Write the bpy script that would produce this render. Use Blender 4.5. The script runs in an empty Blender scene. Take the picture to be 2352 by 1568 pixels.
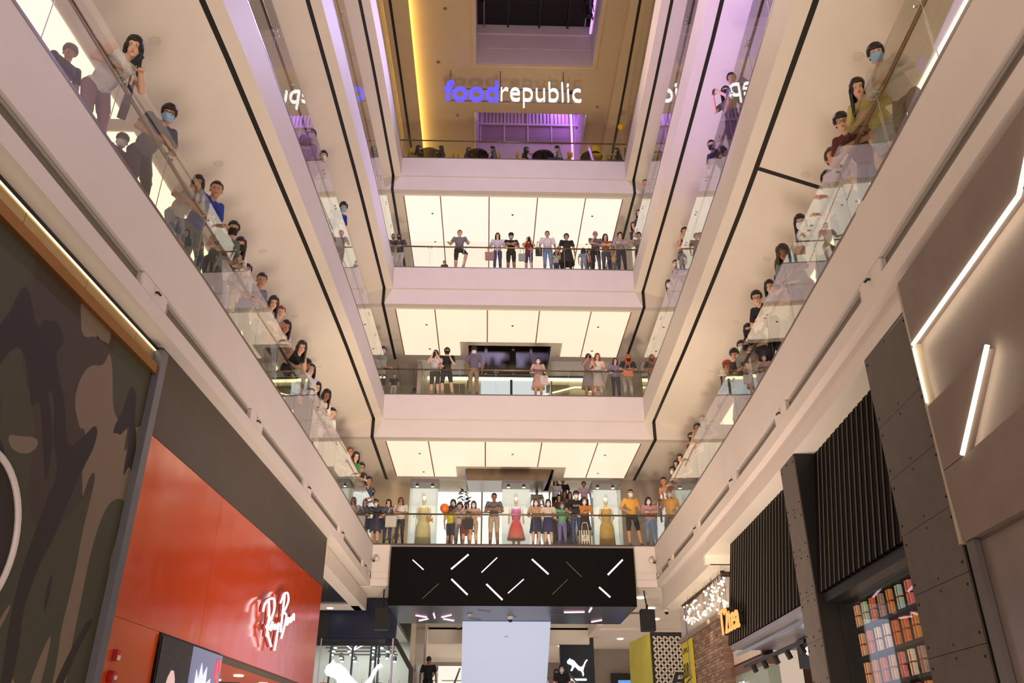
import bpy, bmesh, math, random
import numpy as np
from mathutils import Vector, Matrix, Euler

# ---------------------------------------------------------------- camera, world, lights, exposure
# Metres. Origin at the photographer's eye; x right, y into the atrium, z up; the ground floor (out of view, below the frame) lies at z = -1.6.
scene = bpy.context.scene
col = scene.collection
R = math.radians
cd = bpy.data.cameras.new('camera'); cam = bpy.data.objects.new('camera', cd); col.objects.link(cam)
cd.sensor_width = 36.0; cd.lens = 1900.0 * 36.0 / 2352.0; cd.clip_end = 300
cam.rotation_euler = (R(90 + 27.0), 0, R(-1.64)); scene.camera = cam

scene.view_settings.view_transform = 'Standard'; scene.view_settings.look = 'None'
scene.view_settings.gamma = 1; scene.view_settings.use_curve_mapping = False
scene.view_settings.exposure = 0.0
scene.cycles.use_denoising = True
scene.cycles.max_bounces = 5; scene.cycles.diffuse_bounces = 2; scene.cycles.glossy_bounces = 3
scene.cycles.transparent_max_bounces = 14
scene.cycles.use_adaptive_sampling = True; scene.cycles.adaptive_threshold = 0.05
scene.cycles.caustics_reflective = False; scene.cycles.caustics_refractive = False
scene.cycles.sample_clamp_indirect = 6.0

world = bpy.data.worlds.new('mall_surroundings'); scene.world = world; world.use_nodes = True
wb = world.node_tree.nodes['Background']
wb.inputs[0].default_value = (1.0, 0.775, 0.60, 1); wb.inputs[1].default_value = 0.60

def lamp(name, kind, loc, target, energy, color, size=1.0, size_y=None, spot=None, blend=0.6):
    d = bpy.data.lights.new(name, kind); d.energy = energy; d.color = color
    if kind == 'AREA':
        d.size = size
        if size_y: d.shape = 'RECTANGLE'; d.size_y = size_y
    elif kind == 'SPOT':
        d.spot_size = R(spot or 60); d.spot_blend = blend; d.shadow_soft_size = size
    else:
        d.shadow_soft_size = size
    o = bpy.data.objects.new(name, d); col.objects.link(o); o.location = loc
    o.rotation_euler = (Vector(target) - Vector(loc)).to_track_quat('-Z', 'Y').to_euler()
    return o
# added low fill uplights for soffits and fascias, then the event's coloured lamps
lamp('fill_flood', 'AREA', (2.2, -4.5, 0.5), (-2.0, 12, 13), 360, (1.0, 0.88, 0.90), 2.2)
lamp('fill_flood', 'AREA', (-3.0, -4.5, 0.5), (3.0, 12, 13), 360, (1.0, 0.74, 0.52), 2.2)
lamp('fill_flood', 'AREA', (0.6, 13.0, -1.35), (0.8, 21.5, 9), 600, (1.0, 0.80, 0.64), 2.0)
lamp('fill_spot', 'SPOT', (0.6, 11.0, -1.3), (0.8, 27.5, 12.0), 6000, (1.0, 0.79, 0.54), 0.5, spot=62, blend=0.9)  # added fill spot brightening the far soffits and fascias
lamp('lavender_roof_lamp', 'SPOT', (3.3, 21.5, 24.6), (-3.8, 17.0, 15.0), 5200, (0.60, 0.52, 1.0), 0.5, spot=88, blend=0.9)
lamp('lavender_roof_lamp', 'SPOT', (0.6, 8.6, 24.6), (0.8, 25.5, 16.0), 5200, (0.68, 0.60, 1.0), 0.5, spot=60, blend=0.9)
lamp('violet_uplight', 'SPOT', (-3.0, 7.0, 7.4), (5.0, 14.5, 15.0), 6500, (0.42, 0.26, 1.0), 0.2, spot=36, blend=0.9)
lamp('amber_roof_lamp', 'SPOT', (-2.8, 20.5, 24.6), (4.8, 17.0, 15.0), 3000, (1.0, 0.74, 0.50), 0.5, spot=88, blend=0.9)

# ---------------------------------------------------------------- mesh helpers
def lin(c):
    return tuple((v / 255 / 12.92) if v / 255 <= 0.04045 else ((v / 255 + 0.055) / 1.055) ** 2.4 for v in c)

class MB:
    """Collects shapes; build() links them as ONE mesh object."""
    def __init__(s): s.v = []; s.f = []; s.m = []
    def add(s, vs, fs, mi=0):
        b = len(s.v); s.v += [tuple(v) for v in vs]; s.f += [tuple(b + i for i in f) for f in fs]; s.m += [mi] * len(fs); return s
    def box(s, x0, x1, y0, y1, z0, z1, mi=0):
        return s.add([(x0,y0,z0),(x1,y0,z0),(x1,y1,z0),(x0,y1,z0),(x0,y0,z1),(x1,y0,z1),(x1,y1,z1),(x0,y1,z1)],
                     [(0,3,2,1),(4,5,6,7),(0,1,5,4),(1,2,6,5),(2,3,7,6),(3,0,4,7)], mi)
    def hexa(s, p, mi=0):
        return s.add(p, [(0,3,2,1),(4,5,6,7),(0,1,5,4),(1,2,6,5),(2,3,7,6),(3,0,4,7)], mi)
    def prism(s, poly, d, mi=0):
        """poly: list of 3D points (planar loop), extruded by vector d."""
        n = len(poly); d = Vector(d); a = [Vector(p) for p in poly]
        return s.add([tuple(p) for p in a] + [tuple(p + d) for p in a],
                     [tuple(range(n))[::-1], tuple(range(n, 2 * n))] + [(i, (i + 1) % n, n + (i + 1) % n, n + i) for i in range(n)], mi)
    def cyl(s, p0, p1, r0, r1=None, n=10, mi=0):
        r1 = r0 if r1 is None else r1
        p0 = Vector(p0); p1 = Vector(p1); q = (p1 - p0).to_track_quat('Z', 'Y').to_matrix()
        vs = []
        for p, r in ((p0, r0), (p1, r1)):
            vs += [tuple(p + q @ Vector((r * math.cos(2 * math.pi * i / n), r * math.sin(2 * math.pi * i / n), 0))) for i in range(n)]
        return s.add(vs, [tuple(range(n))[::-1], tuple(range(n, 2 * n))] + [(i, (i + 1) % n, n + (i + 1) % n, n + i) for i in range(n)], mi)
    def tube(s, pts, r, n=8, mi=0, flat=None):
        """round (or flattened) tube along pts"""
        pts = [Vector(p) for p in pts]; k = len(pts); vs = []
        up = None
        for i, p in enumerate(pts):
            t = (pts[min(i + 1, k - 1)] - pts[max(i - 1, 0)]).normalized()
            if up is None: up = Vector((0, 0, 1)) if abs(t.z) < 0.9 else Vector((1, 0, 0))
            a = t.cross(up); a = a.normalized() if a.length > 1e-6 else Vector((1, 0, 0)); b = a.cross(t).normalized(); up = b
            rr = r[i] if isinstance(r, (list, tuple)) else r
            vs += [tuple(p + a * rr * math.cos(2 * math.pi * j / n) + b * rr * (flat or 1) * math.sin(2 * math.pi * j / n)) for j in range(n)]
        fs = [tuple(range(n))[::-1], tuple(range((k - 1) * n, k * n))]
        for i in range(k - 1):
            fs += [(i * n + j, i * n + (j + 1) % n, (i + 1) * n + (j + 1) % n, (i + 1) * n + j) for j in range(n)]
        return s.add(vs, fs, mi)
    def lathe(s, prof, c=(0, 0, 0), n=16, mi=0, sx=1, sy=1):
        k = len(prof); vs = []
        for r, z in prof:
            vs += [(c[0] + sx * r * math.cos(2 * math.pi * j / n), c[1] + sy * r * math.sin(2 * math.pi * j / n), c[2] + z) for j in range(n)]
        fs = [tuple(range(n))[::-1], tuple(range((k - 1) * n, k * n))]
        for i in range(k - 1):
            fs += [(i * n + j, i * n + (j + 1) % n, (i + 1) * n + (j + 1) % n, (i + 1) * n + j) for j in range(n)]
        return s.add(vs, fs, mi)
    def ball(s, c, r, n=10, mi=0):
        rx, ry, rz = r if isinstance(r, (list, tuple)) else (r, r, r); k = max(4, n // 2)
        vs = [(c[0], c[1], c[2] - rz)]; fs = []
        for i in range(1, k):
            t = math.pi * i / k - math.pi / 2
            vs += [(c[0] + rx * math.cos(t) * math.cos(2 * math.pi * j / n), c[1] + ry * math.cos(t) * math.sin(2 * math.pi * j / n), c[2] + rz * math.sin(t)) for j in range(n)]
        vs.append((c[0], c[1], c[2] + rz)); L = len(vs) - 1
        fs += [(0, 1 + (j + 1) % n, 1 + j) for j in range(n)]
        for i in range(k - 2):
            fs += [(1 + i * n + j, 1 + i * n + (j + 1) % n, 1 + (i + 1) * n + (j + 1) % n, 1 + (i + 1) * n + j) for j in range(n)]
        b = 1 + (k - 2) * n
        fs += [(L, b + j, b + (j + 1) % n) for j in range(n)]
        return s.add(vs, fs, mi)
    def mesh(s, name, mats, smooth=False):
        me = bpy.data.meshes.new(name); me.from_pydata(s.v, [], s.f)
        for m in (mats if isinstance(mats, (list, tuple)) else [mats]): me.materials.append(m)
        me.polygons.foreach_set('material_index', s.m)
        if smooth: me.polygons.foreach_set('use_smooth', [True] * len(s.f))
        me.update(); return me
    def build(s, name, mats, parent=None, smooth=False, bevel=0):
        o = bpy.data.objects.new(name, s.mesh(name, mats, smooth)); col.objects.link(o); o.parent = parent
        if bevel:
            b = o.modifiers.new('bevel', 'BEVEL'); b.width = bevel; b.segments = 2; b.limit_method = 'ANGLE'
        return o

def tag(o, label=None, cat=None, group=None, kind=None):
    if label: o['label'] = label
    if cat: o['category'] = cat
    if group: o['group'] = group
    if kind: o['kind'] = kind
    return o
def struct(o): o['kind'] = 'structure'; return o
def empty(name, loc=(0, 0, 0), rz=0):
    o = bpy.data.objects.new(name, None); col.objects.link(o); o.location = loc; o.rotation_euler = (0, 0, rz); o.empty_display_size = 0.1; return o
def inst(name, me, loc=(0, 0, 0), rot=(0, 0, 0), parent=None, scale=None):
    o = bpy.data.objects.new(name, me); col.objects.link(o); o.parent = parent; o.location = loc; o.rotation_euler = rot
    if scale: o.scale = scale if isinstance(scale, (tuple, list)) else (scale,) * 3
    return o

# ---------------------------------------------------------------- materials
def nodes(name):
    m = bpy.data.materials.new(name); m.use_nodes = True
    nt = m.node_tree; return m, nt, nt.nodes['Principled BSDF']
def link(nt, a, b): nt.links.new(a, b)
def noise(nt, scale, detail=4, rough=0.6, dist=0, vec=None):
    n = nt.nodes.new('ShaderNodeTexNoise'); n.inputs['Scale'].default_value = scale; n.inputs['Detail'].default_value = detail
    n.inputs['Roughness'].default_value = rough; n.inputs['Distortion'].default_value = dist
    if vec is None:
        tc = nt.nodes.new('ShaderNodeTexCoord'); vec = tc.outputs['Object']
    link(nt, vec, n.inputs['Vector']); return n
def ramp(nt, fac, stops, const=False):
    r = nt.nodes.new('ShaderNodeValToRGB'); e = r.color_ramp.elements
    if const: r.color_ramp.interpolation = 'CONSTANT'
    while len(e) < len(stops): e.new(0.5)
    for i, (p, c) in enumerate(stops): e[i].position = p; e[i].color = (*c, 1)
    link(nt, fac, r.inputs['Fac']); return r
MATS = {}
def mat(name, rgb, rough=0.6, metal=0.0, var=0.06, scale=3.0, bump=0.0, bscale=60, coat=0.0, spec=0.5):
    """painted / plain surface: colour with a little procedural variation and fine relief"""
    if name in MATS: return MATS[name]
    m, nt, p = nodes(name); c = lin(rgb)
    p.inputs['Roughness'].default_value = rough; p.inputs['Metallic'].default_value = metal
    p.inputs['Coat Weight'].default_value = coat; p.inputs['Specular IOR Level'].default_value = spec
    if var:
        n = noise(nt, scale)
        r = ramp(nt, n.outputs['Fac'], [(0.25, tuple(v * (1 - var) for v in c)), (0.75, tuple(min(1, v * (1 + var)) for v in c))])
        link(nt, r.outputs['Color'], p.inputs['Base Color'])
    else:
        p.inputs['Base Color'].default_value = (*c, 1)
    if bump:
        n2 = noise(nt, bscale, 3); b = nt.nodes.new('ShaderNodeBump'); b.inputs['Strength'].default_value = bump; b.inputs['Distance'].default_value = 0.01
        link(nt, n2.outputs['Fac'], b.inputs['Height']); link(nt, b.outputs['Normal'], p.inputs['Normal'])
    MATS[name] = m; return m
def glow(name, rgb_lin, strength=1.0, base=0.12):
    if name in MATS: return MATS[name]
    m, nt, p = nodes(name)
    p.inputs['Base Color'].default_value = (base, base, base, 1); p.inputs['Roughness'].default_value = 0.5
    p.inputs['Emission Color'].default_value = (*rgb_lin, 1); p.inputs['Emission Strength'].default_value = strength
    MATS[name] = m; return m
def glass(name, tint=(0.965, 0.98, 0.965), base=0.03, rough=0.0):
    """thin clear pane: Schlick reflection over straight transmission"""
    if name in MATS: return MATS[name]
    m, nt, p = nodes(name); out = nt.nodes['Material Output']; nt.nodes.remove(p)
    lw = nt.nodes.new('ShaderNodeLayerWeight'); lw.inputs['Blend'].default_value = 0.5
    pw = nt.nodes.new('ShaderNodeMath'); pw.operation = 'POWER'; pw.inputs[1].default_value = 3.6
    mu = nt.nodes.new('ShaderNodeMath'); mu.operation = 'MULTIPLY_ADD'; mu.inputs[1].default_value = 0.85 - base; mu.inputs[2].default_value = base
    tr = nt.nodes.new('ShaderNodeBsdfTransparent'); tr.inputs['Color'].default_value = (*tint, 1)
    gl = nt.nodes.new('ShaderNodeBsdfGlossy'); gl.inputs['Roughness'].default_value = rough; gl.inputs['Color'].default_value = (0.95, 0.96, 0.95, 1)
    mx = nt.nodes.new('ShaderNodeMixShader')
    link(nt, lw.outputs['Facing'], pw.inputs[0]); link(nt, pw.outputs[0], mu.inputs[0]); link(nt, mu.outputs[0], mx.inputs['Fac'])
    link(nt, tr.outputs[0], mx.inputs[1]); link(nt, gl.outputs[0], mx.inputs[2]); link(nt, mx.outputs[0], out.inputs['Surface'])
    MATS[name] = m; return m

WHITE = mat('white_paint', (218, 208, 202), 0.55, var=0.03, scale=1.2, bump=0.05)
SOFFIT = mat('soffit_paint', (240, 230, 218), 0.6, var=0.03, scale=1.0, bump=0.05)
BLACK = mat('black_trim', (22, 20, 18), 0.45, var=0.05)
GREYM = mat('grey_metal', (150, 146, 142), 0.35, 0.9, var=0.05)
BRASS = mat('bronze_handrail', (132, 108, 80), 0.32, 0.8, var=0.08, scale=20)
STEEL = mat('steel', (176, 176, 178), 0.28, 0.95, var=0.04)
GLASS = glass('railing_glass')
FLOORM = mat('pale_stone_floor', (190, 180, 168), 0.3, var=0.08, scale=2)
PANEL = glow('luminous_panel', (1.12, 0.83, 0.60), 1.0)
PANELS = glow('side_luminous_strip', (1.9, 1.5, 0.98), 1.0)
PANEL3 = glow('bright_luminous_panel', (1.08, 0.92, 0.76), 1.0)
GAP = mat('panel_joint', (150, 110, 80), 0.6)
CHAR = mat('charcoal_metal', (38, 37, 38), 0.4, 0.3)

# ---------------------------------------------------------------- plan of the atrium: two gently curved edges
LP = [(-8,-5.0),(0,-4.55),(5.4,-4.23),(7.7,-4.11),(9.8,-3.99),(13,-3.86),(15.5,-3.76),(19.8,-3.62),(25.5,-3.52),(40,-3.3)]
RP = [(-8,3.25),(0,3.8),(5,4.18),(8.1,4.43),(10.3,4.57),(12,4.68),(13.7,4.78),(16.4,4.89),(20,5.01),(25.5,5.13),(40,5.3)]
def XL(y): return float(np.interp(y, [a for a, _ in LP], [b for _, b in LP]))
def XR(y): return float(np.interp(y, [a for a, _ in RP], [b for _, b in RP]))
def S(side, off, y, z):
    """a point off metres back from the atrium's edge on the given side"""
    return (XL(y) - off, y, z) if side == 'L' else (XR(y) + off, y, z)
def steps(y0, y1, d=1.3):
    n = max(1, int(math.ceil((y1 - y0) / d))); return [y0 + (y1 - y0) * i / n for i in range(n + 1)]
def sweep(mb, side, prof, y0, y1, mi=0, d=1.3, closed=True, mis=None):
    ys = steps(y0, y1, d); n = len(prof); b = len(mb.v)
    vs = [S(side, o, y, z) for y in ys for o, z in prof]; fs = []; ms = []
    for i in range(len(ys) - 1):
        for j in range(n if closed else n - 1):
            fs.append((i * n + j, i * n + (j + 1) % n, (i + 1) * n + (j + 1) % n, (i + 1) * n + j)); ms.append(mis[j] if mis else mi)
    if closed:
        fs += [tuple(range(n))[::-1], tuple(range((len(ys) - 1) * n, len(ys) * n))]; ms += [mi, mi]
    mb.v += vs; mb.f += [tuple(b + k for k in f) for f in fs]; mb.m += ms
    return mb
Z1, Z2, Z3, Z4 = 5.99, 10.99, 15.98, 20.98
FY = 25.5
# ================================================================ SETTING

# ---- gallery slabs of the upper levels: fascia, groove, sloped soffit (one object a level)
def upper_slab(k, z, lum):
    y0 = -3.0
    mb = MB()
    for sd in 'LR':
        sweep(mb, sd, [(0, z), (0, z - .89), (.26, z - .89), (.26, z - .82), (.36, z - .82), (.36, z - .89), (2.0, z - 1.52), (6.2, z - 1.52), (6.2, z)], y0, FY + .05,
              mis=[0, 1, 1, 1, 1, 1, 1, 1, 1])
    xl, xr = XL(FY), XR(FY)
    ax, bx = xl - 6.2, xr + 6.2
    mb.box(xl, xr, FY, FY + .3, z - .89, z)                                      # far fascia
    mb.prism([(xl - 2.0, FY + .05, z - 1.52), (xr + 2.0, FY + .05, z - 1.52), (xr + .31, FY + .05, z - .87), (xl - .31, FY + .05, z - .87)], (0, .25, 0))   # drop face
    mb.box(ax, bx, FY + .3, 28.75, z - 1.52, z - .02, 1)
    end = 34.0
    if k == 4:
        mb.box(ax, bx, 28.75, end, z - 1.52, z - .02, 1)
    else:
        mb.box(ax, -.88, 28.75, 30.08, z - 1.52, z - .02, 1); mb.box(2.35, bx, 28.75, 30.08, z - 1.52, z - .02, 1)
        mb.box(ax, -3.0, 30.08, end, z - 1.52, z - .02, 1); mb.box(4.9, bx, 30.08, end, z - 1.52, z - .02, 1)
    fl = struct(mb.build('floor_%d' % k, [WHITE, SOFFIT]))
    # black groove running round the soffit, down the drop face and on along the far soffit
    for sd in 'LR':
        t = MB(); sweep(t, sd, [(.262, z - .83), (.262, z - .883), (.358, z - .883), (.358, z - .83)], y0, FY + .02)
        x = (xl - .31) if sd == 'L' else (xr + .31)
        t.box(x - .05, x + .05, FY + .03, FY + .06, z - 1.53, z - .86)
        t.box(x - .05, x + .05, FY + .03, 30.05 if k < 4 else 33.5, z - 1.535, z - 1.51)
        struct(t.build('trim_%d' % (k * 2 + (sd == 'R')), BLACK))
    # luminous ceiling panels of the far soffit
    xs = [-3.42, -2.02, -.14, 1.73, 3.59, 5.03]; y1 = 25.93; y2 = 29.6 if k < 4 else 33.0; g = .022
    for i in range(5):
        a, b = xs[i] + g, xs[i + 1] - g
        if k < 4 and i == 1: poly = [(a, y1), (b, y1), (b, 28.4), (-1.2, 28.4), (-1.2, y2), (a, y2)]
        elif k < 4 and i == 2: poly = [(a, y1), (b, y1), (b, 28.4), (a, 28.4)]
        elif k < 4 and i == 3: poly = [(a, y1), (b, y1), (b, y2), (2.77, y2), (2.77, 28.4), (a, 28.4)]
        else: poly = [(a, y1), (b, y1), (b, y2), (a, y2)]
        MB().prism([(x, y, z - 1.545) for x, y in poly], (0, 0, .03)).build('light_panel', lum, fl)
        if i in (0, 2, 4):
            cx = (a + b) / 2 + (.34 if i == 0 else -.34 if i == 4 else 0)
            for cy in ((27.0, 29.0) if not (k < 4 and i == 2) else (27.0,)):
                MB().lathe([(.045, 0), (.045, .012), (.02, .03)], (cx, cy, z - 1.578), 12).build('sprinkler', GREYM, fl)
    fr = MB()
    for x in xs: fr.box(x - .022, x + .022, y1, y2 if not (k < 4 and -1.2 < x < 2.77) else 28.4, z - 1.533, z - 1.515)
    fr.build('panel_joints', GAP, fl)
    # luminous strips along the side soffits
    for sd in 'LR':
        a = y0 + .6
        while a + 3.0 < FY - 1:
            m2 = MB(); sweep(m2, sd, [(2.12, z - 1.545), (2.62, z - 1.545), (2.62, z - 1.515), (2.12, z - 1.515)], a, a + 3.0)
            m2.build('light_panel', PANELS, fl); a += 3.35
    return fl
SL2 = upper_slab(2, Z2, PANEL); SL3 = upper_slab(3, Z3, PANEL); SL4 = upper_slab(4, Z4, PANEL3)

# ---- first gallery: tall fascia with a slot of air grilles, different undersides on the two sides
def lower_slab():
    z = Z1; mb = MB(); y0 = -3.0
    slot = [(0, z), (0, 5.15), (.09, 5.15), (.09, 4.95), (0, 4.95), (0, 4.73)]
    sweep(mb, 'L', slot + [(6.2, 4.73), (6.2, z)], y0, FY + .05)
    sweep(mb, 'R', slot + [(.11, 4.71), (.0, 4.26), (6.2, 4.26), (6.2, z)], y0, 19.1, mis=[0]*7 + [1, 1, 1])
    sweep(mb, 'R', slot + [(.13, 4.72), (.13, 4.07), (6.2, 4.07), (6.2, z)], 19.1, FY + .05, mis=[0]*7 + [1, 1, 1])
    xl, xr = XL(FY), XR(FY)
    mb.box(xl, xr, FY, FY + .2, 5.16, z); mb.box(xl, xr, FY + .012, FY + .2, 4.95, 5.145); mb.box(xl, xr, FY, FY + .2, 4.73, 4.94)
    mb.box(xl, xr, FY + .02, FY + .2, 5.1, 5.2); mb.box(xl, xr, FY + .02, FY + .2, 4.9, 4.99)
    mb.box(xl - 6.2, xr + .13, FY + .2, 34, 4.73, z - .02, 1); mb.box(xr + .13, xr + 6.2, FY + .05, 34, 4.73, z - .02, 1)
    fl = struct(mb.build('floor_1', [WHITE, SOFFIT]))
    GR = mat('air_grille', (120, 112, 106), 0.5, 0.3, var=0.1, scale=40); GR2 = mat('grille_frame', (176, 168, 158), 0.45, 0.2)
    cuts = {'L': [8.75, 12.95, 16.65, 20.4, 24.2], 'R': [8.2, 12.35, 15.9, 19.7, 23.2]}
    for sd in 'LR':
        for c in cuts[sd]:
            m = MB(); sweep(m, sd, [(.004, 5.142), (.004, 4.958), (.08, 4.958), (.08, 5.142)], c - .33, c + .33)
            ap = m.build('access_panel', WHITE, fl)
            s = 1 if sd == 'L' else -1; p = S(sd, 0, c, 5.06)
            h = MB().cyl(p, (p[0] + s * .03, c, 5.06), .016); h.cyl((p[0] + s * .03, c - .02, 5.055), (p[0] + s * .055, c + .03, 5.035), .018, .014); h.build('spot_bracket', CHAR, ap)
        ed = [0.5] + cuts[sd] + [25.2]
        for a, b in zip(ed[:-1], ed[1:]):
            a += .42; b -= .42
            if b - a < .4: continue
            m = MB(); sweep(m, sd, [(.05, 5.09), (.05, 4.965), (.085, 4.965), (.085, 5.09)], a, b); g = m.build('air_grille', GR, fl)
            m = MB(); sweep(m, sd, [(.03, 5.105), (.03, 5.09), (.085, 5.09), (.085, 5.105)], a, b)
            m.box(*sorted((S(sd, .03, a, 0)[0], S(sd, .085, a, 0)[0])), a - .03, a, 4.955, 5.105); m.box(*sorted((S(sd, .03, b, 0)[0], S(sd, .085, b, 0)[0])), b, b + .03, 4.955, 5.105)
            m.build('grille_frame', GR2, g)
    return fl
SL1 = lower_slab()

# ---- balustrades: panes, handrail, brackets and slim joint posts
BRM = {}
def bracket_mesh():
    if 'b' not in BRM:
        m = MB()   # pane clamp pair + arm to the rail, rail runs along +y, atrium towards +x
        for dy in (-.06, .06):
            m.cyl((-.012, dy, .84), (.03, dy, .84), .014, n=8); m.cyl((-.02, dy, .84), (-.10, dy, .95), .008, n=6)
        m.box(-.02, -.012, -.004, .004, .02, .98)
        BRM['b'] = m.mesh('bracket', STEEL)
    return BRM['b']
def balustrade(sd, z, lvl, where, y0):
    t = empty('glass_balustrade', S(sd, 0, (y0 + FY) / 2, z) if sd != 'F' else ((XL(FY) + XR(FY)) / 2, FY, z))
    tag(t, 'glass balustrade with bronze handrail along the %s of the %s gallery' % (where, lvl), 'balustrade')
    T = t.location
    if sd == 'F':
        n = 7; xs = [XL(FY) + .02 + (XR(FY) - XL(FY) - .04) * i / n for i in range(n + 1)]
        for a, b in zip(xs[:-1], xs[1:]):
            MB().box(a + .006 - T.x, b - .006 - T.x, FY + .02 - T.y, FY + .032 - T.y, 0, 1.12).build('pane', GLASS, t)
        MB().tube([(XL(FY) - .12 - T.x, .15, .97), (XR(FY) + .12 - T.x, .15, .97)], .028, 10).build('handrail', BRASS, t, smooth=True)
        for x in xs[1:-1]: inst('bracket', bracket_mesh(), (x - T.x, .05, 0), (0, 0, -math.pi / 2), t)
        MB().box(XL(FY) - T.x, XR(FY) - T.x, -.004, .05, -.03, .012).build('base_channel', mat('base_channel', (112, 98, 88), .4, .5), t)
    else:
        n = int(round((FY - y0) / 1.3)); ys = [y0 + (FY - y0) * i / n for i in range(n + 1)]; s = 1 if sd == 'L' else -1
        for a, b in zip(ys[:-1], ys[1:]):
            p = [S(sd, .02, a + .006, 0), S(sd, .032, a + .006, 0), S(sd, .032, b - .006, 0), S(sd, .02, b - .006, 0)]
            MB().hexa([(q[0] - T.x, q[1] - T.y, 0) for q in p] + [(q[0] - T.x, q[1] - T.y, 1.12) for q in p]).build('pane', GLASS, t)
            q = S(sd, .03, b, 0)
            if b < FY - .1: inst('bracket', bracket_mesh(), (q[0] - T.x, q[1] - T.y, 0), (0, 0, 0 if sd == 'L' else math.pi), t)
        MB().tube([tuple(Vector(S(sd, .15, y, z + .97)) - T) for y in ys], .028, 10).build('handrail', BRASS, t, smooth=True)
        m = MB(); sweep(m, sd, [(-.004, z - .03), (-.004, z + .012), (.05, z + .012), (.05, z - .03)], y0, FY)
        o = m.build('base_channel', mat('base_channel', (112, 98, 88), .4, .5), t); o.matrix_parent_inverse = Matrix.Translation(-T)
NAMES = {Z1: 'first', Z2: 'second', Z3: 'third', Z4: 'top'}
for z, y0 in ((Z1, 1.8), (Z2, 4.4), (Z3, 8.3), (Z4, 12.2)):
    balustrade('L', z, NAMES[z], 'left side', y0); balustrade('R', z, NAMES[z], 'right side', y0); balustrade('F', z, NAMES[z], 'far end', 0)

# ---- roof ceiling over the atrium with its skylight well
CEIL = mat('roof_ceiling_paint', (208, 182, 136), 0.65, var=0.03)
zc = 25.09
m = MB()
xL5, xR5 = -3.2, 5.4
m.box(-10, xL5 - .03, -3, 34, zc, zc + .12)                      # lower border soffit, left
m.box(-10, xL5 - .5, -3, 34, zc + .12, zc + 1.2)
m.box(5.0, 12, -3, 34, zc, zc + 1.2)
za = zc + .42
m.box(xL5 - .5, -.85, -3, 34, za, za + .2); m.box(4.13, 5.0, -3, 34, za, za + .2)
m.box(-.85, 4.13, 25.16, 27.9, za, za + .2); m.box(-.85, 4.13, -3, 13.9, za, za + .2)
struct(m.build('ceiling_1', CEIL))
m = MB()                                                           # lip round the well
m.box(-.9, -.76, 14, 25.2, za - .05, za - .002); m.box(4.04, 4.18, 14, 25.2, za - .05, za - .002); m.box(-.76, 4.04, 25.07, 25.2, za - .05, za - .002)
struct(m.build('trim_20', CEIL))
WELL = mat('well_paint', (214, 196, 206), 0.6, var=0.03)
m = MB(); m.box(-.84, -.74, 14, 25.15, za, 28.2); m.box(4.02, 4.12, 14, 25.15, za, 28.2); m.box(-.84, 4.12, 25.05, 25.15, za, 27.7); m.box(-.84, 4.12, 13.9, 14, za, 28.2)
m.box(-.74, 4.02, 25.0, 25.05, 27.2, 27.7); m.box(-.74, 4.02, 25.035, 25.05, 26.4, 26.415)
struct(m.build('wall_skylight_well', WELL))
SKY = mat('night_skylight_glass', (14, 12, 16), 0.12, var=0)
sk = struct(MB().box(-.84, 4.12, 13.9, 25.1, 27.7, 27.8).build('window_skylight', SKY))
for x in (.55, 1.85, 3.05): MB().box(x - .04, x + .04, 14, 25, 27.55, 27.7).build('mullion', CHAR, sk)
for y in (16, 18.4, 20.8, 23.2): MB().box(-.74, 4.02, y - .03, y + .03, 27.6, 27.7).build('mullion', CHAR, sk)
lamp('violet_well_tube', 'AREA', (3.95, 21.0, 27.6), (-.7, 21.5, 26.5), 60, (0.55, 0.22, 1.0), .25, 6.0)
VIOLET = glow('violet_tube', (0.75, 0.35, 1.0), 1.4)
t = MB().box(3.93, 4.0, 14.5, 24.75, 27.0, 27.14).build('violet_light_tube', VIOLET); tag(t, 'violet light tube along the skylight well edge', 'light')
# cove light washing the ceiling on its left edge
COVE = glow('amber_cove_strip', (1.0, 0.72, 0.25), 16.0)
tag(MB().box(xL5 - .26, xL5 - .14, -2.5, 33.5, zc + .125, zc + .15).build('cove_light', COVE), 'amber cove light strip hidden along the left edge of the roof ceiling', 'light')
# black grooves in the border soffit
for i, sd in enumerate('LR'):
    t = MB(); sweep(t, sd, [(.26, zc - .012), (.26, zc + .02), (.36, zc + .02), (.36, zc - .012)], 0, 33); struct(t.build('trim_%d' % (21 + i), BLACK))
for x, y in ((-1.9, 22.3), (-2.3, 25.0), (-1.6, 28.1), (1.0, 27.1), (1.35, 27.1), (4.5, 27.4), (-2.0, 27.2)):
    tag(MB().lathe([(.07, 0), (.07, .012), (.05, .02)], (x, y, za - .02), 14).build('ceiling_disc', GREYM), 'small round disc set in the roof ceiling', 'ceiling disc', 'discs in the roof ceiling')
for x, y in ((-1.95, 26.55), (3.25, 26.55)):
    tag(MB().lathe([(.1, 0), (.11, .02), (.11, .04)], (x, y, za - .04), 16).build('ceiling_speaker', mat('dark_bronze', (64, 46, 34), .5)), 'dark round ceiling speaker below the %s end of the lit sign' % ('blue' if x < 0 else 'white'), 'speaker')
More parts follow.
